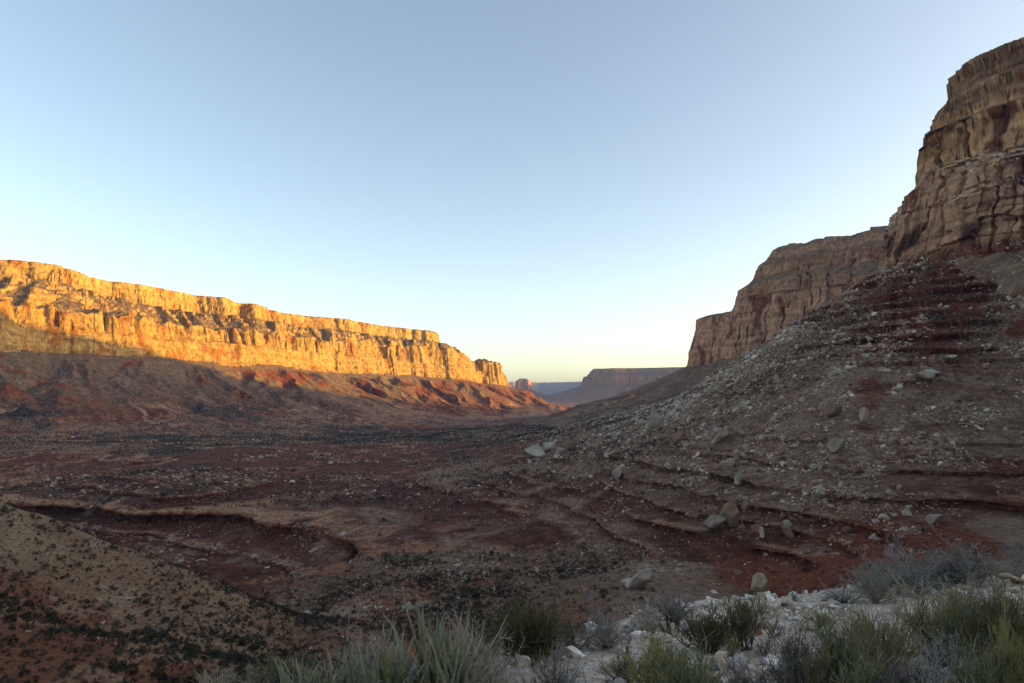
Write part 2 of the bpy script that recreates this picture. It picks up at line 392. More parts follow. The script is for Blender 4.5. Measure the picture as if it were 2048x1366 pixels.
# ---- cliffs: beds, joints and blocks push the rock face in and out
cl = (which > 0) & (nz < 0.72)
steep = sstep(0.74, 0.5, nz) * (which > 0)
m = steep > 0.01
print('cliff verts', m.sum(), nz.min(), (which > 0).sum())
xm, ym, zm, wm = X[m], Yg[m], Z[m], which[m]
hx, hy = nx[m], ny[m]; hl = np.sqrt(hx * hx + hy * hy) + 1e-6; hx, hy = hx / hl, hy / hl
ss = np.where(wm == 2, np.where(zm > 142, I['s_r'][m], I['s_l'][m]), np.where(zm > 150, I['su'][m], I['sl'][m]))
far = np.where(wm >= 3, 2.6, 1.0)
zw = zm + 1.6 * perlin2(xm / 45, ym / 45, 400)
zk = zw + 5 * perlin2(zm / 24, ss / 55, 430) + 1.5 * perlin2(zm / 7, ss / 16, 431)
ss_w = ss + 5 * perlin2(zm / 20, ss / 30, 432) + 2 * perlin2(zm / 6, ss / 9, 433)
bed = (perlin2(zw / 6.5, ss / 260, 401) * 1.5 + perlin2(zw / 2.9, ss / 120, 402) * 1.0 + perlin2(zw / 1.3, ss / 60, 403) * 0.5)
# blocks
th = np.where((zm > 140) & (zm < 177), 12.0, np.where(zm > 177, 4.2, 15.0))
lay_i = np.floor(zk / th); wid = np.where(zm > 177, 8.0, 13.0) * (0.7 + 0.6 * hash01(lay_i, 5))
cx_ = ss_w / wid + hash01(lay_i, 6) * 7 + 0.12 * perlin2(zw / 5, ss / 5, 404)
col_i = np.floor(cx_)
blk = (hash01(lay_i, 7, col_i) - 0.5) * 3.2
fx_ = cx_ - col_i; fz_ = zk / th - lay_i
crack = np.maximum(sstep(0.07, 0.0, np.minimum(fx_, 1 - fx_)), sstep(0.05, 0.0, np.minimum(fz_, 1 - fz_)) * 0.7) * (hash01(lay_i + 3, 8, col_i) > 0.5)
n3 = perlin3(xm / 13, ym / 13, zm / 17, 405) * 1.8 + perlin3(xm / 5, ym / 5, zm / 6.5, 406) * 0.9 + perlin3(xm / 2.1, ym / 2.1, zm / 2.4, 407) * 0.4
nearw = (wm == 2) & (ym < 620)
disp = bed * np.where(zm > 177, 0.9, 0.45) + n3 * 0.9 + np.where(nearw, np.where(zm > 177, .35, 1.0) * (blk * 1.3 - crack * 2.4), blk * 0.35 - crack * 0.8)
Lf = (wm == 1)
jn = (ss_w / 13.5 + 0.5 * hash01(np.floor(zm / 40), 15)); ji = np.floor(jn); jf = jn - ji - 0.5 - .3 * (hash01(ji, 16) - .5)
joint = sstep(.085, .03, np.abs(jf)) * (hash01(ji, 17) > .38) * sstep(176, 172, zm)
disp = disp - np.where(wm == 2, joint * np.where(nearw, 4.2, 5.0), 0) + np.where((wm == 2) & (zm < 176), (hash01(ji, 18) - .5) * np.where(nearw, 3.6, 5.0), 0)
disp = disp + np.where(Lf, perlin3(xm / 30, ym / 30, zm / 20, 408) * 4.0 + perlin3(xm / 12, ym / 12, zm / 9, 409) * 2.2 + bed * 0.5, 0)
disp = disp + np.where(nearw & (zm > 176), bed * 1.2 + 1.0 * (sstep(.1, .3, perlin2(zw / 3.4, ss / 90, 434)) - .5), 0)
disp *= far * steep[m]
X[m] += (hx * disp).astype(F); Yg[m] += (hy * disp).astype(F)
# red-bed ledges: the hard bed juts out, the soft bed under it is cut back
lm = (gm_ & (I['ledge'] > 0.25))
xl, yl, zl_ = X[lm], Yg[lm], Z[lm] + I['wob'][lm]
hx, hy = nx[lm], ny[lm]; hl = np.sqrt(hx * hx + hy * hy) + 1e-6; hx, hy = hx / hl, hy / hl
push = np.zeros(xl.shape, F)
ub = (xl * 0.96 + yl * 0.28 + 2.0 * perlin2(xl / 9, yl / 9, 422)) / 3.4
ui = np.floor(ub); uf = ub - ui
jag = 0.55 + 1.0 * hash01(ui, 9) + 0.5 * np.abs(perlin2(xl / 5.5, yl / 5.5, 420)) + 0.4 * perlin2(xl / 1.9, yl / 1.9, 421) - 0.9 * sstep(.10, .03, np.minimum(uf, 1 - uf)) * (hash01(ui, 10) > .4)
for lv, th in LEDGE_OUT:
    t_ = (zl_ - lv) / th
    push += th * (0.42 * sstep(-.05, .2, t_) * sstep(1.0, .45, t_) - 0.30 * sstep(-.75, -.4, t_) * sstep(.0, -.2, t_)) * jag
push *= I['lstr'][lm] * sstep(.25, .7, I['ledge'][lm]) * sstep(0.995, 0.93, nz[lm])
X[lm] += (hx * push).astype(F); Yg[lm] += (hy * push).astype(F)
# slopes between: small rubble relief
nx, ny, nz = grid_normals(X, Yg, Z)
print('cliffs', round(time.time() - T0, 1))

# ------------------------------------------------------------------ rock and soil colours (by bed and cover; overhang shade and zone light toned in)
def C(*c): return np.array(c, F)
shp = X.shape
col = np.empty(shp + (4,), F); col[..., :] = (0.14, 0.12, 0.10, 0.3)
def mixin(mask, c, a=None):
    mm = np.clip(mask, 0, 1)[..., None]
    col[..., :3] = col[..., :3] * (1 - mm) + np.asarray(c, F) * mm
    if a is not None: col[..., 3] = col[..., 3] * (1 - mm[..., 0]) + a * mm[..., 0]
pc, r = I['pc'], I['r']
N1 = fbm2(X, Yg, 130, 4, 500); N2 = fbm2(X, Yg, 34, 4, 510); N3 = fbm2(X, Yg, 9, 3, 520); N4 = fbm2(X, Yg, 2.2, 3, 525)
zst = Z + fbm2(X, Yg, 60, 3, 530) * 2.5
BAND = perlin2(zst / 3.1, X * 0 + .5, 531) * .6 + perlin2(zst / 1.2, X * 0 + .3, 532) * .4
gm = (which == 0)
flat = sstep(0.80, 0.97, nz)
RED = C(0.098, 0.043, 0.029); REDL = C(0.22, 0.105, 0.068); TAL = C(0.205, 0.168, 0.135); TAN = C(0.215, 0.172, 0.128); GREY = C(0.165, 0.143, 0.128)
# valley floor
mixin(np.maximum(gm * 1.0, (which == 1) * sstep(28, -18, Z + 12 * N2 + 10 * N1)), C(0.205, 0.165, 0.138), 0.55)
mixin(gm * sstep(-0.25, 0.5, N1 + .5 * N2) * (Yg > 300), GREY, 0.8)
lowL = (which == 1) * sstep(28, -18, Z + 12 * N2 + 10 * N1)
fl = np.maximum(gm * (Yg > 300), lowL)
redfloor = sstep(0.0, 0.35, BAND * 0.9 + N1 * 0.8 + 0.5 * N2 + 0.9 * sstep(900, 2000, Yg) - 0.95 + 1.0 * (blob(X, Yg, 265, 540, 95, .13) + blob(X, Yg, 700, 420, 230, .05) + blob(X, Yg, 960, 330, 260, .1) + blob(X, Yg, 820, 700, 160, .08) + 0.7 * blob(X, Yg, 420, 1050, 190, .12)+ blob(X, Yg, 110, 720, 70, .05)))
flats = fbm2(X * .9 + Yg * .25, Yg * .55 - X * .2, 150, 4, 570)
mixin(fl * sstep(.12, .35, flats) * (1 - sstep(900, 1800, Yg) * .5), C(0.115, 0.106, 0.102), 0.9)
mixin(fl * sstep(.15, .4, -flats + .25 * N2) * .8, C(0.235, 0.185, 0.145), 0.35)
redfloor = np.clip(redfloor + sstep(.18, .4, fbm2(X * .7, Yg * .45, 160, 4, 575) + .25 * BAND + .25 * sstep(1000, 1800, Yg)), 0, 1)
mixin(fl * redfloor, C(0.122, 0.060, 0.044), 0.25)
wsh = np.abs(fbm2(X, Yg, 210, 4, 580)); wsh2 = np.abs(fbm2(X, Yg, 90, 3, 585))
mixin(fl * sstep(.030, .012, wsh), C(0.34, 0.25, 0.195), 0.0)
mixin(fl * sstep(.028, .012, wsh2) * .6 * sstep(-.1, .2, flats), C(0.27, 0.18, 0.135), 0.0)
mixin(fl * sstep(.035, .06, wsh) * sstep(.12, .07, wsh) * .6, C(0.085, 0.045, 0.035), 0.2)
mixin(fl * redfloor * sstep(0.25, .5, BAND + N3 * .5), C(0.25, 0.15, 0.11), 0.03)
mixin(fl * sstep(700, 1200, Yg) * sstep(0.25, 0.6, N2 + BAND * .7), C(0.10, 0.045, 0.035), 0.2)
mixin(gm * sstep(3800, 4600, Yg), C(0.16, 0.10, 0.085), 0.3)
# inner canyon walls and the right-hand red beds
led = I['ledge'] * gm; lst = I['lstr']
mixin(led * sstep(0.1, 0.5, 0.45 + N2 * .6), RED * 1.0, 0.08)
mixin(led * sstep(0.15, 0.45, BAND + N3 * .3), RED * 0.72)
mixin(led * sstep(0.93, 0.985, nz) * sstep(.1, .6, N3 + .5 * N2) * .4, REDL * 0.55, 0.2)
ST2 = perlin2(zst / 0.75, X / 90, 533)
mixin(led * sstep(.1, .4, ST2) * sstep(-.3, .2, N2) * .8, RED * .55)
mixin(led * sstep(.25, .5, -ST2) * sstep(-.2, .3, -N2 + N3 * .5) * .55, C(0.165, 0.085, 0.058))
mixin(led * sstep(.1, .6, -N3 + .4 * N4) * .6, RED * .6)
stepm = np.zeros(shp, F)
for lv, th in LEDGE_OUT:
    stepm = np.maximum(stepm, sstep(0.75 * th, 0.4 * th, np.abs(Z + I['wob'] - lv)))
mixin(lst * led * stepm * sstep(0.95, 0.7, nz), C(0.165, 0.08, 0.055), 0.0)
zw_ = Z + I['wob']; brk = 0.25 + 0.75 * sstep(-.3, .2, N3 + .4 * N2)
for lv, th in LEDGE_OUT:
    t_ = (zw_ - lv) / th
    mixin(lst * led * sstep(.30, .42, t_) * sstep(.66, .54, t_) * brk * .8, C(0.30, 0.20, 0.145) if lv < 0 else C(0.20, 0.10, 0.07), 0.0)
    mixin(lst * led * sstep(-1.0, -.6, t_) * sstep(-.1, -.35, t_) * .7, RED * .7)  # overhang shade below each lip, darkened into the colour
big_l = np.abs(zw_ + 49.8) < 4.5
mixin(led * big_l * sstep(-1.8, 0.2, zw_ + 49.8) * sstep(.97, .8, nz) * (pc < 700), C(0.20, 0.105, 0.07))
mixin(led * big_l * sstep(1.4, 2.1, zw_ + 49.8) * sstep(3.3, 2.6, zw_ + 49.8) * sstep(800, 600, pc) * (Yg > 250) * .85, C(0.33, 0.23, 0.165), 0.02)
# talus on the right
tr = gm * sstep(1020, 1250, pc + 120 * N1) * (Yg > 120) * sstep(-36, -22, Z + 6 * N2 - 9 * sstep(1500, 2000, pc))
rn = 0.55 * N2 + 0.35 * N3 + 0.35 * BAND
redR = np.clip(sstep(.30, .62, 1.1 * blob(X, Yg, 1855, 352, 150, .18) + rn * .8) + sstep(.45, .75, blob(X, Yg, 2070, 200, 170, .07) + rn * .8) + sstep(.6, .85, blob(X, Yg, 2040, 300, 50, .05) + rn * .6) + .8 * sstep(.55, .8, blob(X, Yg, 1735, 262, 45, .15, .5) + rn * .7), 0, 1)
mixin(tr, TAL, 0.35)
CH = perlin2(I['s_l'] / 24 + .6 * N2, I['e1'] / 230, 590) + .5 * perlin2(I['s_l'] / 9 + .5 * N3, I['e1'] / 90, 591)
mixin(tr * sstep(-.1, .5, N2), TAL * 0.78, 0.5)
mixin(tr * sstep(.05, .45, -CH) * .75, TAL * C(.66, .6, .55))
mixin(tr * sstep(0.1, .5, N3 + .4 * N1) * .6, C(0.235, 0.205, 0.175), 0.2)
mixin(tr * sstep(.2, .6, -N1 + .5 * N3) * .6, C(0.16, 0.125, 0.095))
mixin(tr * redR, RED * 1.25, 0.05)
mixin(tr * redR * sstep(.1, .4, BAND + .3 * N3), RED * 0.7)
mixin(tr * led * sstep(0.2, .45, BAND) * .6, RED * 1.1)
# left hillside
hs = gm * (Yg > 30) * (Yg < 140) * sstep(760, 560, pc + 70 * N2)
mixin(hs, TAN, 0.25)
mixin(hs * sstep(0.1, 0.6, N2 + .5 * N3 + 0.9 * blob(X, Yg, 330, 58, 330, .22) - .12 + .9 * blob(X, Yg, 150, 62, 150, .2)), C(0.165, 0.085, 0.056), 0.2)
mixin(hs * sstep(0.1, 0.6, blob(X, Yg, 30, 95, 150, .17) + .5 * N3 - .2), C(0.225, 0.205, 0.155), 0.15)
mixin(hs * sstep(0.2, .55, N3 + .3 * N4) * .5, C(0.26, 0.225, 0.165))
# knoll of dark scrub in the hollow
kn = gm * (Yg > 85) * (Yg < 215) * sstep(520, 640, pc + 50 * N2) * sstep(1330, 1130, pc)
mixin(kn, C(0.16, 0.125, 0.095), 0.55)
mixin(kn * sstep(.35, .6, blob(X, Yg, 705, 142, 60, .12) + .25 * N3), C(0.235, 0.20, 0.175), 0.0)
mixin(kn * sstep(.3, .7, N3 + N2 - .1), C(0.19, 0.10, 0.065), 0.3)
bot = sstep(0.4, .7, blob(X, Yg, 760, 220, 240, .035) + .3 * N3) * gm
mixin(bot, C(0.27, 0.155, 0.105), 0.05)
bowl = gm * sstep(.3, .55, blob(X, Yg, 1700, 130, 330, .32) + .25 * N2) * (pc > 1300) * (Yg > 60)
mixin(bowl, C(0.15, 0.055, 0.033), 0.08)
# pale limestone gravel of the overlook
fg = I['overlook'] * sstep(30, 20, r)
mixin(fg, C(0.43, 0.41, 0.385), 0.0)
mixin(fg * sstep(0.05, .55, N4), C(0.53, 0.515, 0.49))
mixin(fg * sstep(0.15, .6, -N4 + .4 * fbm2(X, Yg, .8, 3, 540)), C(0.27, 0.23, 0.19))
# ---- cliffs
def cliff_cols(mask, base, dark, pale, varn):
    a = perlin3(X / 23, Yg / 23, Z / 38, 550); b = perlin3(X / 7, Yg / 7, Z / 16, 551); st = perlin2(zst / 4.5, X / 400, 552); s2 = perlin2(zst / 1.7, X / 200, 553)
    mixin(mask, base, 0.0)
    mixin(mask * sstep(0.0, .7, st), dark)
    mixin(mask * sstep(0.05, .6, s2 + .3 * b) * .6, pale)
    mixin(mask * sstep(0.15, .5, a + .5 * b), varn)
cliff = steep > 0.25
L = (which == 1)
lslope = L * (1 - lowL)
mixin(lslope, C(0.18, 0.135, 0.09), 0.55)
ltal = L * sstep(10, 22, I['d1']) * (1 - lowL)
mixin(ltal, C(0.185, 0.155, 0.125), 0.45)
mixin(ltal * sstep(30, -25, Z + 26 * N1 + 10 * N2), GREY, 0.6)
mixin(ltal * sstep(0.0, 0.35, N2 * .9 + N1 * .8 + .35 * BAND - .32 + .7 * sstep(58, 40, Z) * sstep(1500, 1900, Yg)) * sstep(78, 58, Z), C(0.20, 0.070, 0.035), 0.1)
mixin(ltal * sstep(0.2, .5, N3 + .4 * N2) * .5, C(0.225, 0.195, 0.16), .2)
mixin(L * (Z > 100) * (1 - cliff) * sstep(.0, .4, N3 + .6 * N2) * .8, C(0.30, 0.215, 0.11))
mixin(L * sstep(4, -3, I['d1']) * sstep(-.1, .4, N2) * (Z > 100) * (1 - cliff) * .6, C(0.17, 0.12, 0.075), 0.5)
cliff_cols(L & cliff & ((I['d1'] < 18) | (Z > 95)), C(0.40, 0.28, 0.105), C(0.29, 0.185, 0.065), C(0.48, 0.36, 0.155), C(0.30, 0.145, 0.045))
Rr = (which == 2)
mixin(Rr * 1.0, TAL * .92, 0.15)
mixin(Rr * sstep(12, 20, I['e1']) * sstep(-.1, .6, N2), TAL * .72, .2)
mixin(Rr * sstep(12, 20, I['e1']) * sstep(.1, .5, N3) * .6, C(0.235, 0.205, 0.175))
ffan = Rr * sstep(70, 170, I['e1']) * (Yg > 800)
mixin(ffan * sstep(-.3, .3, N2 + .6 * N1), GREY, 0.8)
mixin(ffan * sstep(.1, .4, N1 + .4 * BAND) * .7, C(0.122, 0.060, 0.044), 0.25)
up = Rr & cliff & (Z > 140)
lo = Rr & cliff & (Z <= 140)
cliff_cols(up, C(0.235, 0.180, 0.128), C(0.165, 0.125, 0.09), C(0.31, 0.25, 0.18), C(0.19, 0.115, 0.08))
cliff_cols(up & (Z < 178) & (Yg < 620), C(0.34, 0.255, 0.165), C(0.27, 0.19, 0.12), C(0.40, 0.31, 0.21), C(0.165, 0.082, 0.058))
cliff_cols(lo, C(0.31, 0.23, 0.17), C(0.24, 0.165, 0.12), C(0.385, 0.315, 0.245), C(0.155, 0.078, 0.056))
varn = sstep(.2, .45, perlin3(X / 19, Yg / 19, Z / 30, 560) + .35 * perlin3(X / 6, Yg / 6, Z / 14, 561))
mixin(lo * varn * (Yg < 620), C(0.062, 0.036, 0.030))
mixin(up * (Yg < 620) * sstep(.25, .5, perlin3(X / 14, Yg / 14, Z / 26, 565) + .3 * perlin3(X / 4, Yg / 4, Z / 9, 566)), C(0.115, 0.062, 0.046))
mixin(Rr * cliff * (Yg < 620) * sstep(.25, .5, perlin2(zst / 1.5, X / 60, 567)) * sstep(-.2, .3, N3), C(0.075, 0.055, 0.042))
mixin(Rr * sstep(.45, .7, nz + .12 * N3) * sstep(112, 117, Z) * (Z < 146) * (Yg < 620), C(0.37, 0.345, 0.30), 0.05)
mixin(lo * sstep(92, 84, Z) * (Yg < 620), C(0.13, 0.062, 0.045))
FM = (which >= 3)
mixin(FM * 1.0, C(0.17, 0.125, 0.115), 0.2)
cliff_cols(FM & cliff, C(0.27, 0.18, 0.125), C(0.22, 0.13, 0.09), C(0.33, 0.24, 0.17), C(0.20, 0.11, 0.08))
B3 = (which == 5)
cliff_cols(B3 & cliff, C(0.36, 0.22, 0.15), C(0.30, 0.16, 0.10), C(0.42, 0.29, 0.2), C(0.24, 0.13, 0.09))
j = 1 + 0.10 * N3 + 0.10 * N4
col[..., :3] *= np.clip(j, .6, 1.4)[..., None]
col[..., 3] *= sstep(160, 480, r)
tone = np.where((which == 1)[..., None], C(1.0, 0.92, 0.80) * np.where(cliff & (Z > 60), 0.9, np.where(Z > 95, 0.85, 0.80))[..., None] * np.where((~cliff & (Z < 95))[..., None], C(1.06, .93, .86), C(1, 1, 1)), C(1.12, 0.86, 0.66) * np.where((which == 2) & cliff, 1.3, 1.0)[..., None]) * C(1, 1, 1)  # light balance put into the colour: shaded zones warmed, sunlit left ridge apart
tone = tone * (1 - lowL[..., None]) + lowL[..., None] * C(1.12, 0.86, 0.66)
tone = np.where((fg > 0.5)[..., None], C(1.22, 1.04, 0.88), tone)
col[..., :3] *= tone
print('colours', round(time.time() - T0, 1))

# ------------------------------------------------------------------ materials
def new_mat(name):
    m_ = bpy.data.materials.new(name); m_.use_nodes = True
    return m_, m_.node_tree.nodes, m_.node_tree.links, m_.node_tree.nodes['Principled BSDF']

def terrain_mat(name, scale, bump, shrub_size, contrast=0.5):
    m_, N, Lk, bs = new_mat(name)
    at = N.new('ShaderNodeAttribute'); at.attribute_name = 'Col'
    tc = N.new('ShaderNodeTexCoord')
    n1 = N.new('ShaderNodeTexNoise'); n1.inputs['Scale'].default_value = scale; n1.inputs['Detail'].default_value = 12; n1.inputs['Roughness'].default_value = 0.72
    Lk.new(tc.outputs['Object'], n1.inputs['Vector'])
    mr = N.new('ShaderNodeMapRange'); mr.inputs['From Min'].default_value = 0.3; mr.inputs['From Max'].default_value = 0.7
    mr.inputs['To Min'].default_value = 1 - contrast; mr.inputs['To Max'].default_value = 1 + contrast
    Lk.new(n1.outputs['Fac'], mr.inputs['Value'])
    mx = N.new('ShaderNodeMix'); mx.data_type = 'RGBA'; mx.blend_type = 'MULTIPLY'; mx.inputs['Factor'].default_value = 1
    Lk.new(at.outputs['Color'], mx.inputs[6]); Lk.new(mr.outputs['Result'], mx.inputs[7])
    out_c = mx.outputs[2]
    # scrub too small to model: dark tufts scattered over the soil, as dense as the cover value says
    vo = N.new('ShaderNodeTexVoronoi'); vo.inputs['Scale'].default_value = 1.0 / shrub_size; vo.inputs['Randomness'].default_value = 1
    Lk.new(tc.outputs['Object'], vo.inputs['Vector'])
    ma = N.new('ShaderNodeMath'); ma.operation = 'MULTIPLY'; ma.inputs[1].default_value = 0.62
    Lk.new(at.outputs['Alpha'], ma.inputs[0])
    lt = N.new('ShaderNodeMath'); lt.operation = 'LESS_THAN'
    Lk.new(vo.outputs['Distance'], lt.inputs[0]); Lk.new(ma.outputs[0], lt.inputs[1])
    m2 = N.new('ShaderNodeMix'); m2.data_type = 'RGBA'
    Lk.new(lt.outputs[0], m2.inputs['Factor']); Lk.new(out_c, m2.inputs[6]); m2.inputs[7].default_value = (0.030, 0.030, 0.026, 1)
    Lk.new(m2.outputs[2], bs.inputs['Base Color'])
    bs.inputs['Roughness'].default_value = 0.95; bs.inputs['Specular IOR Level'].default_value = 0.12
    b = N.new('ShaderNodeBump'); b.inputs['Strength'].default_value = 0.9; b.inputs['Distance'].default_value = bump
    Lk.new(n1.outputs['Fac'], b.inputs['Height']); Lk.new(b.outputs['Normal'], bs.inputs['Normal'])
    return m_
MAT_SOIL = terrain_mat('scrubby_soil', 0.4, 1.3, 2.6, 0.75)
MAT_NEAR = terrain_mat('limestone_gravel', 9.0, 0.05, 0.8, 0.42)
MAT_HILL = terrain_mat('gravelly_soil', 2.2, 0.30, 1.5, 0.75)
MAT_CLIFF = terrain_mat('canyon_rock', 0.12, 4.0, 3.2, 0.6)

# ------------------------------------------------------------------ split the sheet into the ground and each landform
def mesh_from(name, verts, faces, mat, cols=None, normals=None, smooth=True, mats=None, midx=None):
    me = bpy.data.meshes.new(name)
    nv, nf, k = len(verts), len(faces), faces.shape[1]
    me.vertices.add(nv); me.vertices.foreach_set('co', np.ascontiguousarray(verts, F).ravel())
    me.loops.add(nf * k); me.loops.foreach_set('vertex_index', np.ascontiguousarray(faces, np.int32).ravel())
    me.polygons.add(nf); me.polygons.foreach_set('loop_start', np.arange(0, nf * k, k, dtype=np.int32))
    me.polygons.foreach_set('use_smooth', np.full(nf, smooth, bool))
    if cols is not None:
        a = me.attributes.new('Col', 'FLOAT_COLOR', 'POINT'); a.data.foreach_set('color', np.ascontiguousarray(cols, F).ravel())
    for mm in (mats or [mat]): me.materials.append(mm)
    if midx is not None: me.polygons.foreach_set('material_index', np.ascontiguousarray(midx, np.int32))
    me.update(calc_edges=True)
    if normals is not None: me.normals_split_custom_set_from_vertices(normals.astype(float).tolist() if False else np.ascontiguousarray(normals, F))
    return me

def link(name, me, label=None, cat=None, kind=None, group=None, parent=None, loc=None):
    o = bpy.data.objects.new(name, me); COL.objects.link(o)
    if parent is not None: o.parent = parent
    if loc is not None: o.location = loc
    if label: o['label'] = label
    if cat: o['category'] = cat
    if kind: o['kind'] = kind
    if group: o['group'] = group
    return o

region = np.zeros(shp, np.int8)                       # 0 ground
region[gm & (Yg > 30) & (Yg < 150) & (pc < 620) & (X < 0)] = 1   # near hillside
region[gm & (pc > 1150) & (Yg > 170) & (Yg < 900) & (Z > -44)] = 2     # boulder slope
region[I['overlook'] & (r < 40)] = 3    # overlook
region[which == 1] = 4
region[which == 2] = 5
region[which == 3] = 6
region[which == 4] = 7
region[which == 5] = 8
V = np.stack([X, Yg, Z], -1).reshape(-1, 3)
NRM = np.stack([nx, ny, nz], -1).reshape(-1, 3)
CL = col.reshape(-1, 4)
ii, jj = np.meshgrid(np.arange(NA - 1), np.arange(NR - 1), indexing='ij')
q = np.stack([ii * NR + jj, (ii + 1) * NR + jj, (ii + 1) * NR + jj + 1, ii * NR + jj + 1], -1).reshape(-1, 4)
rq = region[:-1, :-1].reshape(-1)
REG = [('ground', MAT_SOIL, 'wide shadowed canyon floor of grey scrub flats, red washes and stepped red ledges', 'ground'),
       ('hillside', MAT_HILL, 'near tan gravel hillside dotted with dark shrubs at lower left', 'hillside'),
       ('talus_slope', MAT_SOIL, 'steep boulder strewn talus slope below the tall right hand cliff', 'slope'),
       ('ledge', MAT_NEAR, 'pale limestone gravel ledge in front, covered with shrubs', 'ledge'),
       ('cliff', MAT_CLIFF, 'long golden sunlit cliff ridge with shaded scree on the left of the canyon', 'cliff'),
       ('cliff', MAT_CLIFF, 'tall shaded layered cliff wall with a tower rising out at upper right', 'cliff'),
       ('mesa', MAT_CLIFF, 'broad bluish flat topped mesa in hazy shade down the canyon', 'mesa'),
       ('mesa', MAT_CLIFF, 'farthest pale blue plateau lying along the horizon', 'plateau'),
       ('butte', MAT_CLIFF, 'small lone butte lit pinkish standing in the gap of the canyon', 'butte')]
def uniq_remap(f):
    u, inv = np.unique(f, return_inverse=True)
    return u, inv.reshape(f.shape)
for k, (nm, mt, lb, ct) in enumerate(REG):
    f = q[rq == k]
    if not len(f): continue
    u, ff = uniq_remap(f)
    me = mesh_from(nm, V[u], ff, mt, CL[u], smooth=(k in (0, 1, 3)))
    link(nm, me, lb, ct, 'structure')
print('terrain', len(V), round(time.time() - T0, 1))
# ------------------------------------------------------------------ rocks
ele = np.arctan2(Z, np.hypot(X, Yg))
vmax = np.maximum.accumulate(ele, 1)
seen = (ele >= vmax - 0.006) & (np.abs(AZ)[:, None] < math.radians(38.6))
ax_ = np.gradient(np.stack([X, Yg, Z], -1), axis=0); bx_ = np.gradient(np.stack([X, Yg, Z], -1), axis=1)
AREA = np.linalg.norm(np.cross(ax_, bx_), axis=-1)
del ax_, bx_
r = np.hypot(X, Yg)

def simple_mat(name, rough=0.9, noise=None, bump=0.0, vary=0.25, attr=True, color=None, spec=0.15):
    m_, N, Lk, bs = new_mat(name)
    bs.inputs['Roughness'].default_value = rough; bs.inputs['Specular IOR Level'].default_value = spec
    if attr:
        at = N.new('ShaderNodeAttribute'); at.attribute_name = 'Col'; c = at.outputs['Color']
    else:
        rg = N.new('ShaderNodeRGB'); rg.outputs[0].default_value = (*color, 1); c = rg.outputs[0]
    oi = N.new('ShaderNodeObjectInfo')
    mr = N.new('ShaderNodeMapRange'); mr.inputs['To Min'].default_value = 1 - vary; mr.inputs['To Max'].default_value = 1 + vary
    Lk.new(oi.outputs['Random'], mr.inputs['Value'])
    fac = mr.outputs['Result']
    if noise:
        tc = N.new('ShaderNodeTexCoord'); nt = N.new('ShaderNodeTexNoise'); nt.inputs['Scale'].default_value = noise; nt.inputs['Detail'].default_value = 8; nt.inputs['Roughness'].default_value = 0.65
        Lk.new(tc.outputs['Object'], nt.inputs['Vector'])
        m2 = N.new('ShaderNodeMapRange'); m2.inputs['From Min'].default_value = .3; m2.inputs['From Max'].default_value = .7; m2.inputs['To Min'].default_value = .55; m2.inputs['To Max'].default_value = 1.4
        Lk.new(nt.outputs['Fac'], m2.inputs['Value'])
        mm = N.new('ShaderNodeMath'); mm.operation = 'MULTIPLY'; Lk.new(fac, mm.inputs[0]); Lk.new(m2.outputs[0], mm.inputs[1]); fac = mm.outputs[0]
        if bump:
            b = N.new('ShaderNodeBump'); b.inputs['Distance'].default_value = bump; b.inputs['Strength'].default_value = 0.8
            Lk.new(nt.outputs['Fac'], b.inputs['Height']); Lk.new(b.outputs['Normal'], bs.inputs['Normal'])
    mx = N.new('ShaderNodeMix'); mx.data_type = 'RGBA'; mx.blend_type = 'MULTIPLY'; mx.inputs['Factor'].default_value = 1
    Lk.new(c, mx.inputs[6]); Lk.new(fac, mx.inputs[7]); Lk.new(mx.outputs[2], bs.inputs['Base Color'])
    return m_

def hull_rock(seed, npts, dims, power=4.5):
    """angular broken block: convex hull of points on a rounded box; returns verts, triangles"""
    g = np.random.default_rng(seed)
    p = g.normal(size=(npts, 3)); p /= (np.abs(p) ** power).sum(1)[:, None] ** (1 / power)
    p *= (0.75 + 0.25 * g.random((npts, 1))) * np.array(dims) * 0.5
    sh = (g.random(2) - .5) * 0.5; p[:, 0] += sh[0] * p[:, 2]; p[:, 1] += sh[1] * p[:, 2]
    b = bmesh.new()
    for q_ in p: b.verts.new(q_)
    res = bmesh.ops.convex_hull(b, input=b.verts)
    dead = [v_ for v_ in b.verts if not v_.link_faces]
    bmesh.ops.delete(b, geom=dead, context='VERTS')
    bmesh.ops.triangulate(b, faces=b.faces)
    b.verts.index_update()
    vv = np.array([v_.co[:] for v_ in b.verts], F); ff = np.array([[v_.index for v_ in f_.verts] for f_ in b.faces], np.int32)
    b.free()
    return vv, ff
import bmesh
ROCK_DIMS = [(1, .8, .6), (1, .75, .35), (1, .9, .75), (.8, .7, 1.0), (1, .6, .5), (1, .85, .25), (1, 1, .8), (.7, .6, 1.1), (1, .7, .45), (1, .55, .65)]
ROCK_KIND = ['blocky', 'flat', 'chunky', 'upright', 'long', 'slab-like', 'rounded', 'upright', 'low', 'wedge-shaped']
ROCKS_LO = [hull_rock(50 + i, 12, d) for i, d in enumerate(ROCK_DIMS)]
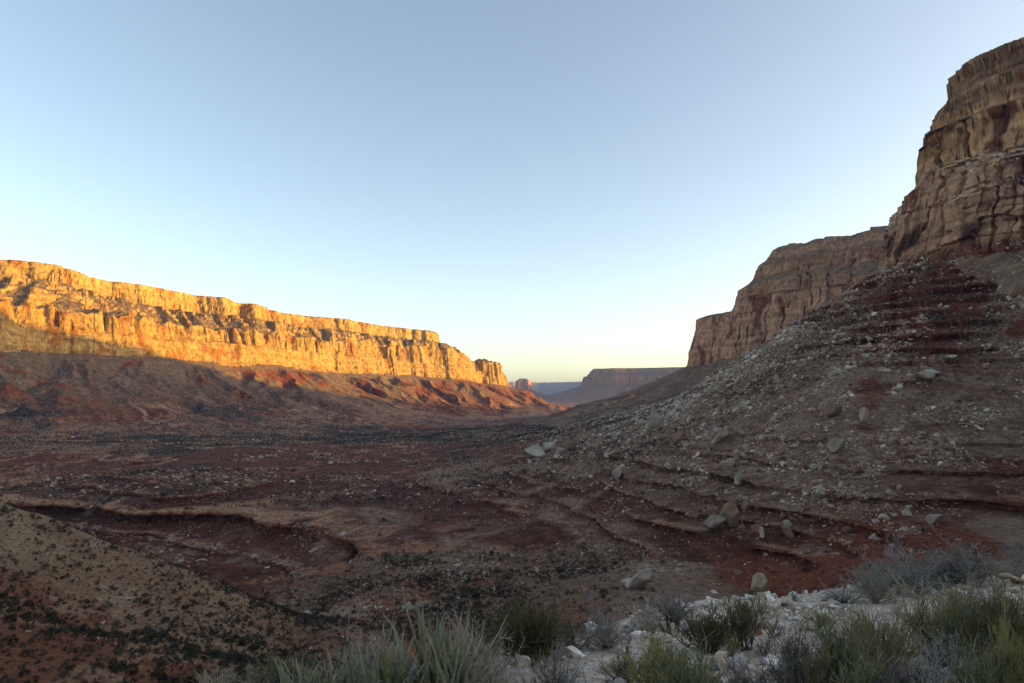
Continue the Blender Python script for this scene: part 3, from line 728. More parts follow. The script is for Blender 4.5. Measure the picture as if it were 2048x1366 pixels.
def detail_rock(seed, dims):
    vv, ff = hull_rock(seed, 14, dims)
    b = bmesh.new(); vs_ = [b.verts.new(q_) for q_ in vv]
    for f_ in ff: b.faces.new([vs_[k_] for k_ in f_])
    bmesh.ops.bevel(b, geom=list(b.edges), offset=0.025, segments=1, affect='EDGES', profile=0.6)
    bmesh.ops.triangulate(b, faces=b.faces)
    bmesh.ops.subdivide_edges(b, edges=[e for e in b.edges if e.calc_length() > 0.22], cuts=2, use_grid_fill=True)
    bmesh.ops.triangulate(b, faces=b.faces)
    b.verts.index_update()
    v2 = np.array([q_.co[:] for q_ in b.verts], F); f2 = np.array([[q_.index for q_ in f_.verts] for f_ in b.faces], np.int32); b.free()
    o = seed * 3.1
    v2 = v2 * (1 + 0.05 * perlin3(v2[:, 0] * 3 + o, v2[:, 1] * 3, v2[:, 2] * 3, 7)[:, None] + 0.025 * perlin3(v2[:, 0] * 8 + o, v2[:, 1] * 8, v2[:, 2] * 8, 8)[:, None])
    return v2, f2
ROCKS_HI = [detail_rock(50 + i, d) for i, d in enumerate(ROCK_DIMS)]

def rot_mats(n, tilt, g):
    """random spin about Z, then a random tilt"""
    a = g.random(n) * 2 * math.pi; b = g.normal(size=n) * tilt; c = g.normal(size=n) * tilt
    ca, sa, cb, sb, cc, sc_ = np.cos(a), np.sin(a), np.cos(b), np.sin(b), np.cos(c), np.sin(c)
    o, z = np.ones(n), np.zeros(n)
    Rz = np.stack([ca, -sa, z, sa, ca, z, z, z, o], -1).reshape(n, 3, 3)
    Rx = np.stack([o, z, z, z, cb, -sb, z, sb, cb], -1).reshape(n, 3, 3)
    Ry = np.stack([cc, z, sc_, z, o, z, -sc_, z, cc], -1).reshape(n, 3, 3)
    return (Rx @ Ry @ Rz).astype(F)

def merged(name, variants, vi, pos, size, rots, cols, mat, smooth=False, label=None, cat=None):
    vs_, fs_, cs_, off = [], [], [], 0
    for k, (vv, ff) in enumerate(variants):
        m_ = np.where(vi == k)[0]
        if not len(m_): continue
        P = np.einsum('nij,vj->nvi', rots[m_], vv) * size[m_, None, None] + pos[m_, None, :]
        vs_.append(P.reshape(-1, 3)); fs_.append((ff[None] + (np.arange(len(m_)) * len(vv))[:, None, None] + off).reshape(-1, ff.shape[1]))
        cs_.append(np.repeat(cols[m_], len(vv), 0)); off += len(m_) * len(vv)
    c4 = np.concatenate(cs_); c4 = np.concatenate([c4, np.ones((len(c4), 1), F)], 1)
    me = mesh_from(name, np.concatenate(vs_), np.concatenate(fs_), mat, c4, smooth=smooth)
    return link(name, me, label, cat, 'stuff')

def scatter(density, smin, alpha, smax, g):
    """sites on the terrain: density = pieces per square metre larger than smin"""
    lam = (density * AREA * seen).ravel()
    cnt = g.poisson(np.minimum(lam, 6))
    idx = np.repeat(np.arange(len(cnt)), cnt)
    n_ = len(idx)
    i_, j_ = idx // NR, idx % NR
    s_ = smin.ravel()[idx] * np.maximum(g.random(n_), 1e-4) ** (-1 / alpha)
    s_ = np.minimum(s_, smax)
    # anywhere inside the cell, not just on the vertex
    i2, j2 = np.minimum(i_ + 1, NA - 1), np.minimum(j_ + 1, NR - 1)
    u, v = g.random(n_)[:, None], g.random(n_)[:, None]
    Pg = V.reshape(NA, NR, 3)
    p = (Pg[i_, j_] * (1 - u) * (1 - v) + Pg[i2, j_] * u * (1 - v) + Pg[i_, j2] * (1 - u) * v + Pg[i2, j2] * u * v).astype(F)
    return p, s_.astype(F), idx

MAT_ROCK = simple_mat('weathered_limestone', noise=1.3, bump=0.12, vary=0.0)
MAT_PEBBLE = simple_mat('limestone_chips', noise=30, bump=0.004, vary=0.0)
g1 = np.random.default_rng(21)
CLMP = fbm2(X, Yg, 42, 4, 600); CL2 = fbm2(X, Yg, 15, 3, 610)
smin = np.maximum(0.28, 0.0017 * r)
rk = 0.06 * np.clip(0.15 + 1.7 * sstep(-.35, .6, CLMP + .7 * CL2), 0, 3)
den = rk * 0.75 * smin ** -2.05
zone_t = np.clip(tr, 0, 1) * (1 - 0.85 * redR) * (0.42 + 1.6 * sstep(-.25, .45, CH))
canyon = np.clip(led, 0, 1) * (pc < 1300) * 2.0 + .9 * np.clip(led, 0, 1) * (pc >= 1150)
toe = gm * blob(X, Yg, 1150, 300, 130, .25) * 1.2 + gm * blob(X, Yg, 1370, 185, 150, .16) * 1.6 + gm * blob(X, Yg, 560, 270, 110, .07) * 2.2 + gm * blob(X, Yg, 1010, 205, 160, .05) * 1.5
den = den * (zone_t * 8.5 + canyon + toe + 0.22 * hs + 0.15 * kn + bowl * .12 + 5.0 * (which == 2) * (I['e1'] > 12) * (I['e1'] < 200) * (Yg < 800))
den = den * (r > 30) * (r < 950)
rp, rs, ri = scatter(den, smin, 2.05, 4.2, g1)
n_ = len(rs)
print('rocks', n_, round(time.time() - T0, 1))
incan = ((led.ravel()[ri] > .4) & (rp[:, 1] < 330) & (rp[:, 2] < -36)) | (rp[:, 1] < 140)
rs = np.where(incan & (rp[:, 0] < 60), np.minimum(rs * .62, 1.5), rs).astype(F)
base = np.array([(0.27, 0.205, 0.145), (0.35, 0.28, 0.21), (0.44, 0.365, 0.285), (0.25, 0.155, 0.098), (0.20, 0.10, 0.062)], F)
pick = g1.choice(5, n_, p=[.34, .30, .16, .13, .07])
redhere = np.clip(redR.ravel()[ri] + (led.ravel()[ri] > .5) * .75, 0, 1)
pick = np.where(g1.random(n_) < redhere * .55, 3 + (g1.random(n_) < .5), pick)
rc = base[pick] * (0.75 + 0.5 * g1.random((n_, 1))).astype(F) * F(1.2)
rv = g1.integers(0, len(ROCKS_LO), n_)
rrot = rot_mats(n_, 0.35, g1)
rs = (rs * (0.8 + 0.5 * sstep(-.1, .5, CH).ravel()[ri])).astype(F)
rp[:, 2] -= rs * 0.06
big = np.argsort(-(rs / r.ravel()[ri]))

def zone_of(p):
    px_ = p[0] / p[1] * FPX + CX
    if p[1] < 135 and px_ < 700: w_ = 'on the near left hillside'
    elif p[2] > 35: w_ = 'high on the talus'
    elif p[2] > 2: w_ = 'on the upper talus'
    elif p[2] > -22: w_ = 'midway up the talus'
    elif px_ > 1150: w_ = 'among the red ledges'
    elif p[1] > 235: w_ = 'on the red canyon wall'
    else: w_ = 'in the hollow'
    if p[1] < 135 and px_ < 700: h_ = ''
    elif px_ > 1880: h_ = ', towards the right edge'
    elif px_ > 1700: h_ = ', below the tower corner'
    elif px_ > 1500: h_ = ', left of the tower'
    elif px_ > 1330: h_ = ', by the upright boulder'
    elif px_ > 1150: h_ = ', at the toe beside the valley'
    elif px_ > 800: h_ = ', near the middle'
    else: h_ = ', under the tan rimmed ledge'
    return w_ + h_
COLN = ['grey-brown', 'pale grey', 'whitish', 'tan', 'reddish']
rock_meshes = {}
def rock_mesh(kind, pk, hi=True):
    key = (kind, pk)
    if key not in rock_meshes:
        vv, ff = ROCKS_HI[kind]
        c = np.tile(np.append(base[pk] * 0.92, 1).astype(F), (len(vv), 1))
        rock_meshes[key] = mesh_from('boulder', vv, ff, MAT_ROCK, c, smooth=False)
    return rock_meshes[key]

def ray_ground(px, py):
    """where the sight line through a photo pixel meets the terrain"""
    a = np.array(pix(px, py, 1.0))
    t = np.exp(np.linspace(math.log(2.0), math.log(2500), 3500)).astype(F)
    h, _ = full_height((a[0] * t).astype(F), t)
    k = np.argmax(h > a[2] * t)
    for _k in range(2):
        t = np.linspace(t[max(k - 1, 0)], t[k], 40).astype(F)
        h, _ = full_height((a[0] * t).astype(F), t); k = max(int(np.argmax(h > a[2] * t)), 1)
    return np.array([a[0] * t[k], t[k], h[k]])

NAMED_BOULDERS = [   # px, py of the foot, width px, height px, shape, colour, label
 (1460, 1054, 44, 52, 7, 3, 'upright brown boulder leaning on grey rubble above the red hollow'),
 (1428, 1062, 52, 30, 2, 0, 'cracked grey rubble block at the foot of the upright brown boulder'),
 (1278, 1176, 48, 40, 3, 2, 'split white and orange boulder standing alone by the red bowl'),
 (1252, 1172, 30, 14, 5, 2, 'thin white slab lying beside the split white boulder'),
 (1668, 833, 42, 28, 4, 3, 'tan brown boulder, left of a pair halfway up the talus slope'),
 (1728, 845, 34, 34, 9, 1, 'pale pointed boulder, right of a pair halfway up the talus slope'),
 (1848, 765, 44, 22, 5, 1, 'long flat pale slab high on the talus below the red bands'),
 (1862, 750, 40, 14, 1, 2, 'whitish flat boulder stacked just above the long pale slab'),
 (1900, 722, 30, 12, 5, 2, 'pale flat rock lying above the stacked slabs near the red bands'),
 (1676, 905, 44, 30, 4, 1, 'long grey boulder pointing uphill beside the pale stone tongue'),
 (2030, 592, 46, 30, 9, 3, 'big tan wedge boulder under the cliff at the right edge'),
 (1310, 852, 44, 30, 9, 1, 'pale wedge boulder on the slope crest, left of the talus'),
 (1292, 852, 30, 18, 8, 2, 'low whitish boulder touching the wedge boulder on the slope crest'),
 (1355, 885, 40, 24, 0, 3, 'brown blocky boulder just below the slope crest'),
 (1440, 885, 34, 26, 3, 1, 'pale upright boulder on the left part of the talus'),
 (1480, 872, 32, 20, 1, 0, 'flat grey boulder resting beside the pale upright one on talus'),
 (1075, 912, 60, 20, 1, 2, 'white rock heap lying at the toe of the slope by the valley'),
 (1098, 902, 34, 22, 0, 2, 'white block on top of the rock heap at the slope toe'),
 (1122, 910, 30, 16, 4, 1, 'pale block at the right end of the white rock heap'),
 (1184, 916, 26, 14, 9, 1, 'tilted pale slab between the rock heap and the red ledges'),
 (1235, 958, 26, 26, 0, 1, 'square grey block below the first long red ledge'),
 (1870, 1047, 38, 20, 4, 1, 'long pale rock on the slope above the sagebrush'),
 (1575, 1075, 26, 24, 6, 3, 'orange brown rounded rock in the red soil of the bowl'),
 (1523, 1075, 18, 20, 6, 2, 'small white round rock in the red soil beside the bowl'),
 (1575, 1052, 22, 12, 1, 2, 'white flat rock balanced over the orange brown rock'),
 (870, 1137, 0, 0, 0, 0, ''),
 (1712, 850, 22, 14, 8, 1, 'low pale stone just under the pointed boulder of the pair'),
 (1655, 615, 34, 12, 4, 0, 'long grey block on the skyline of the talus below the cliffs'),
 (1685, 600, 26, 14, 8, 3, 'brown block on the skyline higher than the long grey block'),
]
print('boulders', round(time.time() - T0, 1))
n_ind = 0
for (px, py, wpx, hpx, kd, pk, lb) in NAMED_BOULDERS:
    if not wpx: continue
    p = ray_ground(px, py)
    sc_w = wpx / FPX * p[1]; sc_h = hpx / FPX * p[1] * 1.2
    o = link('boulder', rock_mesh(kd, pk), lb, 'boulder', group='large boulders on the slopes')
    d_ = ROCK_DIMS[kd]
    o.location = (p[0], p[1], p[2] + sc_h * 0.36)
    o.scale = (sc_w / d_[0], sc_w / max(d_[0], d_[1]), sc_h / d_[2])
    o.rotation_euler = (random.uniform(-.12, .12), random.uniform(-.25, .25), random.uniform(-.4, .4))
    n_ind += 1
print('named', round(time.time() - T0, 1))
ind = big[:255]
for q_ in ind:
    kd, pk = int(rv[q_]), int(pick[q_])
    s_ = rs[q_]; sz = 'large' if s_ > 3.2 else 'medium' if s_ > 1.8 else 'small'
    o = link('boulder', rock_mesh(kd, pk), f'{sz} {COLN[pk]} {ROCK_KIND[kd]} boulder {zone_of(rp[q_])}', 'boulder', group='loose boulders strewn on the slopes')
    o.location = rp[q_]; f_ = 0.85 + 0.3 * random.random()
    o.scale = (s_ * f_, s_, s_ * f_)
    o.rotation_euler = (random.gauss(0, .25), random.gauss(0, .25), random.random() * 6.28)
rest = np.ones(n_, bool); rest[ind] = False
merged('rubble', ROCKS_LO, rv[rest], rp[rest], rs[rest], rrot[rest], rc[rest], MAT_ROCK, label='countless smaller rocks of the scree and talus', cat='rubble')

print('rubble', round(time.time() - T0, 1))
# the hard ledges break along joints into blocks, and shed them
zz_ = Z + I['wob']; lden = np.zeros(shp, F); lth = np.zeros(shp, F)
for lv, th in LEDGE_OUT:
    t_ = (zz_ - lv) / th
    bnd = sstep(-.25, .1, t_) * sstep(.75, .55, t_) * 1.0 + .35 * sstep(-2.2, -1.0, t_) * sstep(-.2, -.5, t_)
    lden = np.maximum(lden, bnd / (0.55 * th) ** 2 * .34); lth = np.where(bnd > .02, th, lth)
lden *= led * lst * (r < 520) * sstep(-.5, .1, CL2 + .2)
lp, ls, li = scatter(lden, np.maximum(0.34 * lth, .3), 2.6, 3.4, g1)
nl = len(ls); print('ledge blocks', nl)
lpick = g1.choice(5, nl, p=[.16, .06, .02, .36, .40])
lc = base[lpick] * (0.6 + 0.5 * g1.random((nl, 1))).astype(F)
lrot = rot_mats(nl, 0.10, g1)
lp[:, 2] -= ls * .06
merged('ledge_blocks', ROCKS_LO, g1.choice([0, 1, 4, 5, 8], nl), lp, ls, lrot, lc, MAT_ROCK, label='broken reddish blocks along the canyon ledges', cat='rubble')
# ------------------------------------------------------------------ scrub on the slopes and flats
def tuft(seed, nleaf, up=0.75):
    g = np.random.default_rng(seed)
    a = g.random(nleaf) * 2 * math.pi; e = np.arcsin(g.random(nleaf) ** 0.8); rad = 0.5 * (0.45 + 0.55 * g.random(nleaf) ** 0.5) * (0.8 + 0.35 * np.sin(a * 2 + seed) * .6)
    c = np.stack([rad * np.cos(e) * np.cos(a), rad * np.cos(e) * np.sin(a), rad * np.sin(e) * up * 1.7 + .04], 1)
    L = 0.20 * (0.6 + 0.8 * g.random(nleaf)) * (60 / nleaf) ** 0.33
    dr = c / np.linalg.norm(c, axis=1)[:, None] + g.normal(size=(nleaf, 3)) * .45 + np.array([0, 0, .35]); dr /= np.linalg.norm(dr, axis=1)[:, None]
    sd = np.cross(dr, g.normal(size=(nleaf, 3))); sd /= np.linalg.norm(sd, axis=1)[:, None]
    w_ = L[:, None] * .42
    v0, v1, v2 = c - dr * L[:, None] * .5 - sd * w_ * .5, c - dr * L[:, None] * .3 + sd * w_ * .6, c + dr * L[:, None] * .7
    vv = np.stack([v0, v1, v2], 1).reshape(-1, 3).astype(F)
    return vv, np.arange(nleaf * 3, dtype=np.int32).reshape(-1, 3)
TUFT_HI = [tuft(70 + k, 190) for k in range(6)]
TUFT_MD = [tuft(80 + k, 60) for k in range(5)]
TUFT_LO = [tuft(90 + k, 16) for k in range(5)]
MAT_SCRUB = simple_mat('blackbrush_leaf', rough=0.85, vary=0.0)
g2 = np.random.default_rng(33)
PATCH = fbm2(X, Yg, 28, 4, 700); P2 = fbm2(X, Yg, 8, 3, 710)
bs_min = np.maximum(np.where(hs > .3, 0.34, 0.45), 0.0011 * r)
bd = np.zeros(shp, F)
hsd = sstep(1000, 250, pc * .0 + 640 - pc * .55) * 0
low = np.clip((Yg < 75) * .6 + .4 * sstep(100, 60, Yg), 0, 1)
bd += hs * 3.3 * (0.115 + 0.14 * low + 0.13 * sstep(.1, .5, PATCH) * low + 0.22 * sstep(200, 560, pc) + .12 * sstep(.05, .5, P2))
bd += kn * (0.16 + 0.85 * sstep(-.2, .3, PATCH + .9 * blob(X, Yg, 940, 150, 180, .22) - .25)) * (1 - .93 * sstep(.35, .6, blob(X, Yg, 705, 142, 60, .12)))
bd += gm * sstep(215, 190, r) * (r > 80) * (pc > 350) * (pc < 1300) * .15 * sstep(0, .4, P2)
bd += fl * (1 - .7 * redfloor) * sstep(1500, 900, r) * 0.36 * (0.4 + 1.2 * sstep(-.3, .4, PATCH))
bd += tr * (0.055 + .09 * sstep(.1, .5, PATCH)) * (1 - .6 * redR)
bd += led * .035 + bowl * .06
bd += ltal * (r < 1500) * .02
bd *= (1 - sstep(0.8, 1.0, bot) * .9) * (bs_min / .45) ** -1.6
bd *= (which != 2) * (r > 26) * (r < 1500) * (1 - fg)
bp, bsz, bi = scatter(bd, bs_min, 3.2, 2.1, g2)
bsz *= 1.15
bsz = np.where((bp[:, 1] < 135) & (bp[:, 0] < 0), np.minimum(bsz, 1.25), bsz).astype(F)
nb = len(bsz); print('scrub', nb)
bcol = np.array([(0.042, 0.041, 0.028), (0.068, 0.063, 0.046), (0.054, 0.057, 0.027), (0.10, 0.092, 0.066)], F)
bk = g2.choice(4, nb, p=[.42, .3, .16, .12])
bc = bcol[bk] * (0.7 + 0.6 * g2.random((nb, 1))).astype(F)
brot = rot_mats(nb, 0.08, g2)
app = bsz / np.hypot(bp[:, 0], bp[:, 1])
order = np.argsort(-app)
rank = np.empty(nb, int); rank[order] = np.arange(nb)
bv = g2.integers(0, 5, nb)
bush_meshes = {}
def bush_mesh(v, k):
    if (v, k) not in bush_meshes:
        vv, ff = TUFT_HI[v]
        bush_meshes[(v, k)] = mesh_from('desert_shrub', vv, ff, MAT_SCRUB, np.tile(np.append(bcol[k] * 1.0, 1).astype(F), (len(vv), 1)), smooth=False)
    return bush_meshes[(v, k)]
BN = ['dark grey-green', 'grey', 'olive green', 'pale grey']
for q_ in order[:290]:
    p = bp[q_]; px_ = p[0] / p[1] * FPX + CX
    py_ = HORIZON - p[2] / p[1] * FPX
    if p[1] < 135 and px_ < 760:
        zn = ('on the left hillside crown' if py_ < 1120 and px_ < 260 else 'on the left hillside skyline' if py_ < 1120 + (px_ - 260) * .3 and px_ >= 260 else
              'low on the left hillside' if py_ > 1260 else 'on the left hillside middle')
        zn += ', near left edge' if px_ < 110 else ', left side' if px_ < 260 else ', right side' if px_ < 430 else ', hollow side'
    elif px_ < 1350: zn = 'on the dark scrubby knoll' + (', left side' if px_ < 800 else ', middle' if px_ < 950 else ', right side')
    else: zn = 'in the red bowl behind the ledge' if py_ > 1080 else 'among rocks on the talus slope'
    sz = 'large' if bsz[q_] > 1.25 else 'medium' if bsz[q_] > .8 else 'small'
    o = link('desert_shrub', bush_mesh(int(bv[q_]), int(bk[q_])), f'{sz} {BN[bk[q_]]} shrub {zn}', 'shrub', group='desert shrubs dotting the slopes')
    o.location = p; o.scale = (bsz[q_],) * 3; o.rotation_euler = (0, 0, random.random() * 6.28)
mid = (rank >= 290) & (app > 0.0048); lo_ = (rank >= 290) & ~mid
merged('scrub', TUFT_MD + TUFT_LO, np.where(mid, bv, bv + 5)[rank >= 290], bp[rank >= 290], bsz[rank >= 290], brot[rank >= 290], bc[rank >= 290], MAT_SCRUB, label='low desert scrub covering slopes and canyon floor', cat='scrub')
print('scatter', round(time.time() - T0, 1))
# ------------------------------------------------------------------ overlook: stones, gravel and shrubs in front
g3 = np.random.default_rng(44)
gd = (I['overlook'] & (r < 13) & (Yg > 1.5)) * 1.0
sm = np.full(shp, 0.014, F)
pp, ps, pi_ = scatter(gd * 300 * (0.35 + 1.1 * sstep(-.3, .5, fbm2(X, Yg, 1.1, 3, 800))), sm, 1.75, 0.16, g3)
pcol = np.array([(0.62, 0.53, 0.43), (0.50, 0.41, 0.315), (0.76, 0.70, 0.62), (0.36, 0.265, 0.195), (0.43, 0.385, 0.34)], F)
pcs = pcol[g3.choice(5, len(ps), p=[.34, .22, .2, .12, .12])] * (0.8 + 0.4 * g3.random((len(ps), 1))).astype(F)
pp[:, 2] += ps * 0.10
merged('gravel', ROCKS_LO, g3.integers(0, 10, len(ps)), pp, ps, rot_mats(len(ps), .3, g3), pcs, MAT_PEBBLE, label='pale limestone gravel scattered over the front ledge', cat='gravel')
print('gravel', len(ps), round(time.time() - T0, 1))

MAT_STONE = simple_mat('cream_limestone', noise=3.5, bump=0.05, vary=0.06)
STONE_C = {'white': (0.72, 0.66, 0.585), 'cream': (0.60, 0.49, 0.35), 'yellow': (0.46, 0.36, 0.22), 'grey': (0.48, 0.43, 0.38), 'tan': (0.40, 0.29, 0.19), 'orange': (0.42, 0.24, 0.13), 'brown': (0.28, 0.19, 0.13)}
stone_m = {}
def stone_mesh(k, c):
    if (k, c) not in stone_m:
        vv, ff = ROCKS_HI[k]
        stone_m[(k, c)] = mesh_from('stone', vv, ff, MAT_STONE, np.tile(np.array([*STONE_C[c], 1], F), (len(vv), 1)), smooth=False)
    return stone_m[(k, c)]
STONES = [  # px, foot py, width, height, shape, colour, label
 (1525, 1190, 36, 46, 7, 'yellow', 'leaning yellowish slab standing on the rim of the ledge'),
 (1050, 1352, 34, 36, 2, 'cream', 'cream stone with a brown underside beside the grey sage'),
 (1050, 1380, 46, 34, 6, 'grey', 'round grey stone at the bottom edge, under the cream stone'),
 (1016, 1350, 16, 16, 6, 'white', 'small white stone left of the cream stone'),
 (1150, 1300, 36, 16, 8, 'yellow', 'yellowish flat stone at the foot of the dark olive bush'),
 (1176, 1296, 20, 16, 2, 'grey', 'small grey stone just right of the yellowish flat stone'),
 (1212, 1284, 34, 16, 4, 'cream', 'long cream stone at the left tip of the white gravel'),
 (1286, 1262, 40, 24, 9, 'white', 'white stone with a pink streak near the left rim'),
 (1262, 1256, 34, 12, 8, 'white', 'flat white stone behind the pink streaked one'),
 (1318, 1290, 30, 24, 2, 'cream', 'blocky cream stone above the yellow green bush'),
 (1345, 1264, 18, 16, 6, 'cream', 'small rounded cream stone by the rim bushes'),
 (1408, 1242, 30, 22, 9, 'white', 'bright white angular stone behind the tall green broom'),
 (1412, 1218, 22, 16, 3, 'white', 'white stone on the rim left of the green broom'),
 (1436, 1214, 26, 12, 1, 'tan', 'tan flat stone on the rim behind the green broom'),
 (1516, 1272, 28, 24, 9, 'orange', 'orange stone at the right foot of the green broom'),
 (1524, 1228, 26, 16, 8, 'white', 'low white stone below the leaning slab'),
 (1572, 1238, 18, 12, 9, 'white', 'small sharp white stone in the middle of the gravel'),
 (1624, 1262, 46, 22, 1, 'cream', 'broad flat cream block in the gravel'),
 (1560, 1258, 20, 10, 5, 'white', 'thin white flake left of the broad cream block'),
 (1596, 1202, 18, 12, 6, 'white', 'white round stone on the rim right of the slab'),
 (1675, 1218, 26, 10, 8, 'white', 'flat white stone in front of the pale yellowish shrub'),
 (1710, 1184, 24, 10, 1, 'white', 'white flat stone under the left side of the big sage'),
 (1838, 1188, 28, 10, 8, 'cream', 'flat cream stone below the big sage'),
 (1873, 1194, 24, 16, 9, 'white', 'bright white stone right of the dead branches'),
 (1916, 1188, 32, 12, 1, 'cream', 'oval cream stone by the straw stalks'),
 (1900, 1172, 28, 14, 6, 'grey', 'rounded grey stone tucked under the sage'),
 (1940, 1180, 40, 14, 8, 'cream', 'low cream stone behind the straw stalks'),
 (2035, 1168, 60, 18, 1, 'yellow', 'large yellowish flat rock at the right edge'),
 (2040, 1186, 34, 14, 8, 'cream', 'cream stone below the flat rock at the right edge'),
 (1235, 1345, 70, 44, 8, 'cream', 'big sandy cream rock half buried under the twigs'),
 (1240, 1395, 40, 34, 2, 'grey', 'grey block at the bottom edge under dark twigs'),
 (1445, 1345, 44, 36, 6, 'cream', 'cream rock behind the lower yellow green bushes'),
 (1482, 1350, 40, 34, 2, 'grey', 'lichened grey rock right of the cream rock'),
 (1650, 1372, 28, 20, 9, 'white', 'white stone at the bottom edge between dark sages'),
 (1932, 1330, 16, 22, 3, 'cream', 'small upright stone under the dead grey twigs'),
]
for (px, py, wpx, hpx, kd, c, lb) in STONES:
    p = ray_ground(px, py)
    sw, sh = wpx / FPX * p[1], hpx / FPX * p[1]
    o = link('stone', stone_mesh(kd, c), lb, 'stone', group='pale stones on the front ledge')
    d_ = ROCK_DIMS[kd]
    o.location = (p[0], p[1] + sw * .3, p[2] + sh * 0.38); o.scale = (sw / d_[0] * 1.05, sw / d_[0] * 1.0, sh / d_[2] * 1.15)
    o.rotation_euler = (random.uniform(-.15, .15), random.uniform(-.2, .2), random.uniform(-.5, .5))
    if lb.startswith('leaning'): o.rotation_euler = (0.1, -0.42, 0.3); o.location.z += 0.03
# plain stones of the gravel
fp, fs_, fi_ = scatter(gd * 1.0 * (Yg < 9.5), np.full(shp, 0.10, F), 2.4, 0.3, g3)
sel = np.argsort(-fs_ / np.hypot(fp[:, 0], fp[:, 1]))[:46]
CN = list(STONE_C)
for k, q_ in enumerate(sel):
    c = CN[int(g3.choice(7, p=[.3, .27, .08, .18, .07, .02, .08]))]; kd = int(g3.integers(0, 10)); p = fp[q_]
    px_ = p[0] / p[1] * FPX + CX; py_ = HORIZON - p[2] / p[1] * FPX
    where = 'near the rim of the ledge' if py_ < 1235 else 'halfway across the ledge' if py_ < 1300 else 'near the bottom edge'
    side_ = ', left part' if px_ < 1250 else ', below the leaning slab' if px_ < 1560 else ', among the olive bushes' if px_ < 1800 else ', right part'
    o = link('stone', stone_mesh(kd, c), f'small {c} {ROCK_KIND[kd]} stone lying {where}{side_}', 'stone', group='small loose stones on the front ledge')
    s_ = fs_[q_] * .8; o.location = (p[0], p[1], p[2] + s_ * .15); o.scale = (s_, s_ * .9, s_); o.rotation_euler = (random.gauss(0, .25), random.gauss(0, .25), random.random() * 6.28)

# ---- plant building
def tubes(lines, rad0, rad1, sides=3):
    """lines (n,k,3) -> thin tapering stems"""
    lines = np.asarray(lines, F); n, k, _ = lines.shape
    d = np.gradient(lines, axis=1); d /= np.linalg.norm(d, axis=2, keepdims=True) + 1e-9
    up = np.where(np.abs(d[..., 2:3]) > .9, np.array([1, 0, 0], F), np.array([0, 0, 1], F))
    a = np.cross(d, up); a /= np.linalg.norm(a, axis=2, keepdims=True) + 1e-9; b = np.cross(d, a)
    t = np.linspace(0, 1, k, dtype=F)[None, :, None]
    rd = np.broadcast_to(np.asarray(rad0, F).reshape(-1, 1, 1), (n, 1, 1)) * (1 - t) + np.broadcast_to(np.asarray(rad1, F).reshape(-1, 1, 1), (n, 1, 1)) * t
    rings = [lines + rd * (math.cos(6.2832 * s / sides) * a + math.sin(6.2832 * s / sides) * b) for s in range(sides)]
    vv = np.stack(rings, 2).reshape(-1, 3)
    i, j, s = np.meshgrid(np.arange(n), np.arange(k - 1), np.arange(sides), indexing='ij')
    v = lambda jj, ss_: (i * k + jj) * sides + ss_ % sides
    ff = np.stack([v(j, s), v(j, s + 1), v(j + 1, s + 1), v(j + 1, s)], -1).reshape(-1, 4)
    return vv.astype(F), ff.astype(np.int32)
def shoots(g, base, dirs, length, k=4, bend=.25, lift=0.0):
    n = len(base); t = np.linspace(0, 1, k)[None, :, None]
    side = g.normal(size=(n, 3)) * bend
    L = np.asarray(length).reshape(-1, 1, 1)
    p = base[:, None] + dirs[:, None] * L * t + side[:, None] * L * t * t + np.array([0, 0, lift]) * L * t * t
    return p + g.normal(size=p.shape) * L * .018 * (t > 0)
def norm(a): return a / (np.linalg.norm(a, axis=-1, keepdims=True) + 1e-9)
def on_line(lines, which, t):
    k = lines.shape[1]; f = t * (k - 1); i = np.minimum(f.astype(int), k - 2); f = (f - i)[:, None]
    a = lines[which, i]; b = lines[which, i + 1]
    return a * (1 - f) + b * f, norm(b - a)
def cone_dirs(g, n, lo, hi):
    a = g.random(n) * 6.2832; e = np.radians(lo + (hi - lo) * g.random(n))
    return np.stack([np.cos(e) * np.cos(a), np.cos(e) * np.sin(a), np.sin(e)], 1)

def sage_geo(seed, n1=26, n2=7, n3=6, lo=20, hi=85, leaf=0, bend=.3, spread=.75):
    """unit-height rounded shrub of crooked twigs: (stem, twigs, leaves)"""
    g = np.random.default_rng(seed)
    d1 = cone_dirs(g, n1, lo, hi); b1 = np.stack([g.normal(size=n1) * .05, g.normal(size=n1) * .05, np.zeros(n1)], 1)
    l1 = shoots(g, b1, d1, 0.72 * (0.7 + .4 * g.random(n1)), 5, bend, .12)
    w2 = np.repeat(np.arange(n1), n2); t2 = .25 + .75 * g.random(len(w2)); p2, e2_ = on_line(l1, w2, t2)
    d2_ = norm(e2_ + g.normal(size=p2.shape) * spread * .8 + np.array([0, 0, .2])); l2 = shoots(g, p2, d2_, .30 * (.5 + .8 * g.random(len(w2))), 4, .35, .1)
    w3 = np.repeat(np.arange(len(w2)), n3); t3 = .15 + .85 * g.random(len(w3)); p3, e3 = on_line(l2, w3, t3)
    d3 = norm(e3 + g.normal(size=p3.shape) * spread + np.array([0, 0, .15])); l3 = shoots(g, p3, d3, .13 * (.4 + .9 * g.random(len(w3))), 3, .3)
    lf = None
    if leaf:
        wl = g.integers(0, len(w3), leaf); pl, el = on_line(l3, wl, g.random(leaf))
        dl_ = norm(el + g.normal(size=pl.shape) * .8 + np.array([0, 0, .3])); sd = norm(np.cross(dl_, g.normal(size=pl.shape)))
        L = (.022 + .022 * g.random(leaf))[:, None]
        vv = np.stack([pl, pl + dl_ * L * .5 + sd * L * .2, pl + dl_ * L, pl + dl_ * L * .5 - sd * L * .2], 1).reshape(-1, 3).astype(F)
        lf = (vv, np.arange(len(vv), dtype=np.int32).reshape(-1, 4))
    return l1, l2, l3, lf
